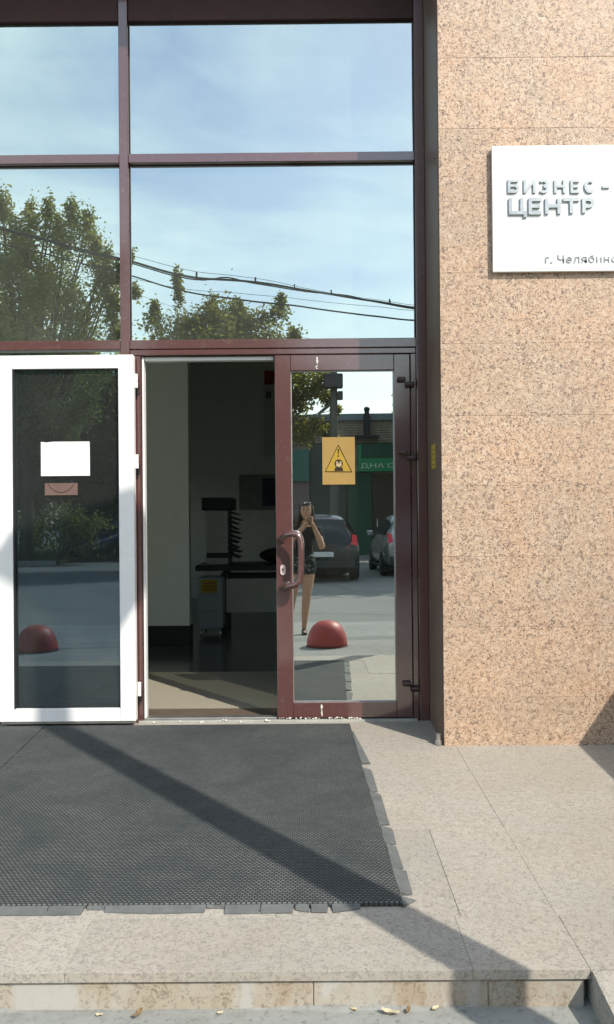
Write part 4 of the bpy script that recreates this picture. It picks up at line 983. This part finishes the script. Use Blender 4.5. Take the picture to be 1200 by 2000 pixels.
N_ = {
 'pelvis': (bx0-0.035, by, 0.66, (0.135, 0.10)), 'waist': (bx0-0.02, by+0.005, 0.83, (0.112, 0.086)), 'chest': (bx0, by, 1.00, (0.120, 0.090)), 'collar': (bx0, by-0.01, 1.105, (0.080, 0.062)),
 'neck': (bx0-0.003, by, 1.165, 0.046), 'skull0': (bx0-0.006, by+0.015, 1.225, 0.052),
 'hipR': (bx0+0.045, by, 0.62, 0.098), 'kneeR': (bx0+0.005, by+0.03, 0.245, 0.060), 'calfR': (bx0-0.010, by, 0.10, 0.056), 'ankR': (bx0-0.030, by-0.01, -0.155, 0.031), 'heelR': (bx0-0.032, by-0.03, -0.205, 0.030), 'toeR': (bx0-0.020, by+0.14, -0.215, 0.026),
 'hipL': (bx0-0.125, by, 0.62, 0.098), 'kneeL': (bx0-0.170, by+0.04, 0.245, 0.054), 'calfL': (bx0-0.19, by+0.01, 0.10, 0.050), 'ankL': (bx0-0.215, by, -0.155, 0.031), 'heelL': (bx0-0.217, by-0.02, -0.205, 0.030), 'toeL': (bx0-0.240, by+0.15, -0.215, 0.026),
 'shR': (bx0+0.140, by-0.005, 1.070, 0.056), 'elR': (bx0+0.205, by+0.07, 0.850, 0.046), 'foreR': (bx0+0.160, by+0.15, 0.985, 0.043), 'wrR': (0.052, -5.335, 1.125, 0.027), 'palmR': (0.038, -5.288, 1.172, (0.030, 0.018)),
 'shL': (bx0-0.145, by-0.005, 1.070, 0.056), 'elL': (bx0-0.215, by+0.07, 0.850, 0.046), 'foreL': (bx0-0.165, by+0.15, 0.990, 0.043), 'wrL': (-0.056, -5.335, 1.125, 0.027), 'palmL': (-0.042, -5.288, 1.172, (0.030, 0.018)),
}
E_ = [('pelvis', 'waist'), ('waist', 'chest'), ('chest', 'collar'), ('collar', 'neck'), ('neck', 'skull0')]
for s in 'RL':
    E_ += [('pelvis', 'hip'+s), ('hip'+s, 'knee'+s), ('knee'+s, 'calf'+s), ('calf'+s, 'ank'+s), ('ank'+s, 'heel'+s), ('heel'+s, 'toe'+s), ('collar', 'sh'+s), ('sh'+s, 'el'+s), ('el'+s, 'fore'+s), ('fore'+s, 'wr'+s), ('wr'+s, 'palm'+s)]
body = skin_mesh(N_, E_, 'pelvis')
# fingers: separate chains rooted in the palm, curling over the edges of the phone
bmB = B(); bmB.from_mesh(body)
for s, sg_ in (('R', 1), ('L', -1)):
    pc = Vector(N_['palm'+s][:3])
    for f, (dz, ln) in enumerate(((0.050, 0.95), (0.026, 1.05), (0.002, 1.0), (-0.022, 0.82))):
        a = pc+Vector((0.004*sg_, 0.006, dz*0.7)); b = pc+Vector((0.004*sg_, 0.040, dz+0.012)); c = pc+Vector((-0.010*sg_, 0.066, dz+0.014)); d = pc+Vector((-0.044*sg_*ln, 0.070, dz+0.016))
        nd = {'a': (*a, 0.0100), 'b': (*b, 0.0095), 'c': (*c, 0.0085), 'd': (*d, 0.0072)}
        m_ = skin_mesh(nd, [('a', 'b'), ('b', 'c'), ('c', 'd')], 'a', 1); bmB.from_mesh(m_)
    a = pc+Vector((-0.002*sg_, 0.0, 0.0)); b = pc+Vector((-0.018*sg_, 0.018, 0.032)); c = pc+Vector((-0.032*sg_, 0.036, 0.056))
    m_ = skin_mesh({'a': (*a, 0.0125), 'b': (*b, 0.0105), 'c': (*c, 0.0085)}, [('a', 'b'), ('b', 'c')], 'a', 1); bmB.from_mesh(m_)
# head with brow, nose, mouth, chin and ears
HC = Vector((bx0+0.004, by+0.035, 1.312)) - PB
hm = bmesh.ops.create_uvsphere(bmB, u_segments=28, v_segments=20, radius=1.0)['verts']
for v in hm:
    x, y, z = v.co; f = max(0.0, y)
    w = 0.074*(1-0.20*max(0, -z)**1.5); dpt = 0.092*(1-0.08*max(0, -z))
    q = Vector((x*w, y*dpt, z*0.112))
    fx = abs(x)
    if y > 0.3:
        nose = math.exp(-((x/0.13)**2))*math.exp(-(((z+0.10)/0.20)**2)); q.y += 0.020*nose
        eye = math.exp(-(((fx-0.36)/0.16)**2))*math.exp(-(((z-0.10)/0.11)**2)); q.y -= 0.010*eye
        brow = math.exp(-(((fx-0.34)/0.24)**2))*math.exp(-(((z-0.28)/0.09)**2)); q.y += 0.004*brow
        mouth = math.exp(-((x/0.26)**2))*math.exp(-(((z+0.47)/0.05)**2)); q.y -= 0.004*mouth
        lip = math.exp(-((x/0.24)**2))*(math.exp(-(((z+0.40)/0.05)**2))+math.exp(-(((z+0.54)/0.06)**2))); q.y += 0.005*lip
        chin = math.exp(-((x/0.35)**2))*math.exp(-(((z+0.80)/0.15)**2)); q.y += 0.008*chin
    v.co = q+HC
for sg_ in (-1, 1):
    er = bmesh.ops.create_icosphere(bmB, subdivisions=2, radius=1.0)['verts']
    for v in er: v.co = Vector((v.co.x*0.010, v.co.y*0.018, v.co.z*0.030)) + HC + Vector((sg_*0.074, -0.004, -0.002))
me = bpy.data.meshes.new('body'); bmB.to_mesh(me); bmB.free()
bd = link('body', me, SKIN, person, True)
for sg_ in (-1, 1):
    e = bmesh.ops.create_icosphere
    bm = B(); e(bm, subdivisions=2, radius=1.0)
    for v in bm.verts: v.co = Vector((v.co.x*0.013, v.co.y*0.007, v.co.z*0.006)) + HC + PB + Vector((sg_*0.027, 0.082, 0.011))
    obj('eye', bm, plain('eye_dark', (0.05, 0.035, 0.03), 0.3), bd, True)
    bm = B(); tube(bm, [HC+PB+Vector((sg_*x, 0.090-0.012*abs(x-0.02)/0.02, z)) for x, z in ((0.012, 0.028), (0.026, 0.033), (0.042, 0.028))], [0.003, 0.0035, 0.002], 5); obj('eyebrow', bm, HAIR, bd)
# hair: cap plus long locks behind and over the shoulders
bm = B(); bmesh.ops.create_uvsphere(bm, u_segments=24, v_segments=16, radius=1.0)
kill = []
for v in bm.verts:
    x, y, z = v.co
    if y > 0.35 and z < 0.52: kill.append(v); continue
    if z < -0.6: kill.append(v); continue
    wob = 1+0.03*math.sin(9*math.atan2(y, x)+5*z)
    v.co = Vector((x*0.084*wob, y*0.100*wob-0.004, z*0.120+0.004)) + HC+PB
bmesh.ops.delete(bm, geom=kill, context='VERTS')
rnd = random.Random(8)
for i in range(46):
    a = math.pi*(1.02+0.96*rnd.random()) if i > 15 else (rnd.choice((0.02, 0.98))*math.pi+rnd.uniform(-0.25, 0.25))
    r0 = HC+PB+Vector((0.080*math.cos(a), 0.085*math.sin(a)-0.004, 0.035+rnd.uniform(-0.02, 0.02))); ln = rnd.uniform(0.26, 0.40)
    tube(bm, smoothpath([r0, r0+Vector((0.012*math.cos(a), 0.012*math.sin(a), -ln*0.35)), r0+Vector((0.032*math.cos(a)+rnd.uniform(-.012, .012), 0.02*math.sin(a)-0.015, -ln*0.7)), r0+Vector((0.042*math.cos(a)+rnd.uniform(-.02, .02), -0.02+rnd.uniform(-.02, .02), -ln))], 3), [0.015, 0.016, 0.016, 0.015, 0.014, 0.013, 0.011, 0.009, 0.007, 0.003][:10], 5)
obj('hair', bm, HAIR, person, True)
gl = HC+PB+Vector((0, 0.068, 0.085))
sgl = thing('sunglasses', gl, 'dark sunglasses pushed up on the hair of the person', 'sunglasses')
GLS = Mat('sunglass_lens').pbr((0.015, 0.013, 0.012), 0.08, 0.6)
for sg_ in (-1, 1):
    bm = B(); lathe(bm, [(0.010, -0.003), (0.026, -0.002), (0.026, 0.002), (0.010, 0.003)], gl+Vector((sg_*0.033, 0.012, 0.004)), 16, 'Y')
    bmesh.ops.rotate(bm, verts=bm.verts, cent=gl, matrix=Matrix.Rotation(R(38), 3, 'X')); obj('lens', bm, GLS, sgl, True)
    bm = B(); tube(bm, [gl+Vector((sg_*0.060, 0.0, 0.006)), gl+Vector((sg_*0.088, -0.06, -0.02)), gl+Vector((sg_*0.088, -0.10, -0.05))], 0.003, 5); obj('temple', bm, GLS, sgl)
bm = B(); tube(bm, [gl+Vector((-0.01, 0.010, 0.012)), gl+Vector((0.01, 0.010, 0.012))], 0.003, 5); obj('bridge', bm, GLS, sgl)
# clothes
def grow(n, k, extra=0.0):
    x, y, z, r = N_[n]; r = tuple(a*k+extra for a in r) if isinstance(r, tuple) else r*k+extra; return (x, y, z, r)
tn = {'w0': (bx0-0.03, by, 0.655, (0.196, 0.148)), 'waist': (N_['waist'][0], N_['waist'][1], 0.86, (0.138, 0.108)), 'chest': grow('chest', 1.22, 0.008), 'collar': grow('collar', 1.12, 0.008), 'shR': grow('shR', 1.38), 'shL': grow('shL', 1.38)}
for s in 'RL':
    a, b = Vector(N_['sh'+s][:3]), Vector(N_['el'+s][:3]); q = a.lerp(b, 0.55); tn['sl'+s] = (*q, 0.070)
tm = skin_mesh(tn, [('w0', 'waist'), ('waist', 'chest'), ('chest', 'collar'), ('collar', 'shR'), ('shR', 'slR'), ('collar', 'shL'), ('shL', 'slL')], 'w0')
link('top', tm, SHIRT, person)
sn = {'b': (bx0-0.032, by, 0.86, (0.150, 0.118)), 'p': (bx0-0.038, by, 0.67, (0.166, 0.124))}
for s in 'RL':
    a, b = Vector(N_['hip'+s][:3]), Vector(N_['knee'+s][:3]); sn['h'+s] = (*a, 0.108); q = a.lerp(b, 0.36); sn['e'+s] = (*q, 0.112)
sm = skin_mesh(sn, [('b', 'p'), ('p', 'hR'), ('hR', 'eR'), ('p', 'hL'), ('hL', 'eL')], 'p')
link('shorts', sm, SHORTS, person)
SHOE = plain('dark_shoe', (0.035, 0.036, 0.030), 0.7)
for s in 'RL':
    hx_, hy_, _, _ = N_['heel'+s]; tx, ty, _, _ = N_['toe'+s]
    m_ = skin_mesh({'a': (hx_, hy_-0.005, -0.196, (0.036, 0.036)), 'b': ((hx_+tx)/2, (hy_+ty)/2, -0.208, (0.040, 0.028)), 'c': (tx, ty+0.01, -0.217, (0.034, 0.020))}, [('a', 'b'), ('b', 'c')], 'a', 2)
    link('shoe', m_, SHOE, person)
# the phone, its lens at the camera
ph = thing('phone', (0, -5.236, 1.20), 'small black phone held upright before the face of the person', 'phone')
bx('case', -0.027, 0.027, -5.240, -5.231, 1.150, 1.254, plain('phone_black', (0.02, 0.02, 0.022), 0.35), ph, 0.004, 2)
obj('lens_ring', lathe(B(), [(0.006, -0.0022), (0.006, 0.0)], (0.0, -5.2285, 1.245), 14, 'Y'), STEEL, ph)

# ------------------------------------------------------------------ litter at the foot of the step
DRY = plain('dry_leaf', (0.50, 0.44, 0.30), 0.9, 0.2, var=0.2, scale=60)
DRY2 = plain('brown_dry_leaf', (0.24, 0.16, 0.085), 0.9, 0.2, var=0.2, scale=60)
random.seed(31)
def litter(px, py, s, mat, label):
    d = ROT @ Vector(((px-600)/F, -(py-1000)/F, -1)); zt_ = -0.170
    k = (zt_-CAM.z)/d.z; p = CAM+d*k; p.y = min(p.y, EDGE_Y-0.005); p.z = gz(p.y)+0.0065
    bm = B(); rows = []; a0 = random.uniform(0, 6.28)
    for j in range(4):
        row = []
        for i in range(5):
            u = (i-2)/2; w = (j-1.5)/1.5*(1-0.55*u*u)
            x = u*s; y = w*s*0.42; z = 0.30*s*u*u+0.30*s*abs(w)*random.uniform(0.2, 1.6)+random.uniform(0, 0.22)*s; x += random.uniform(-.14, .14)*s; y += random.uniform(-.14, .14)*s
            row.append(bm.verts.new((p.x+x*math.cos(a0)-y*math.sin(a0), p.y+x*math.sin(a0)+y*math.cos(a0), p.z+z)))
        rows.append(row)
    for r0, r1 in zip(rows, rows[1:]):
        for i in range(4): bm.faces.new([r0[i], r0[i+1], r1[i+1], r1[i]])
    tag(obj('dry_leaf', bm, mat, None, False), label, 'leaf', 'dry leaves at the foot of the step')
litter(195, 1984, 0.011, DRY, 'pale curled leaf at the foot of the step, first from the far end')
litter(270, 1984, 0.022, DRY2, 'brown leaf stalk lying at the foot of the step')
litter(430, 1980, 0.010, DRY, 'tiny pale curled leaf under the middle of the step')
litter(692, 1974, 0.012, DRY, 'small pale leaf left of the long pale scrap by the step')
litter(762, 1981, 0.026, DRY, 'long pale scrap of leaf at the foot of the step')
litter(798, 1976, 0.016, DRY2, 'brown curled leaf beside the long pale scrap')
litter(850, 1968, 0.014, DRY, 'pale curled leaf nearest the lamp post shadow by the step')
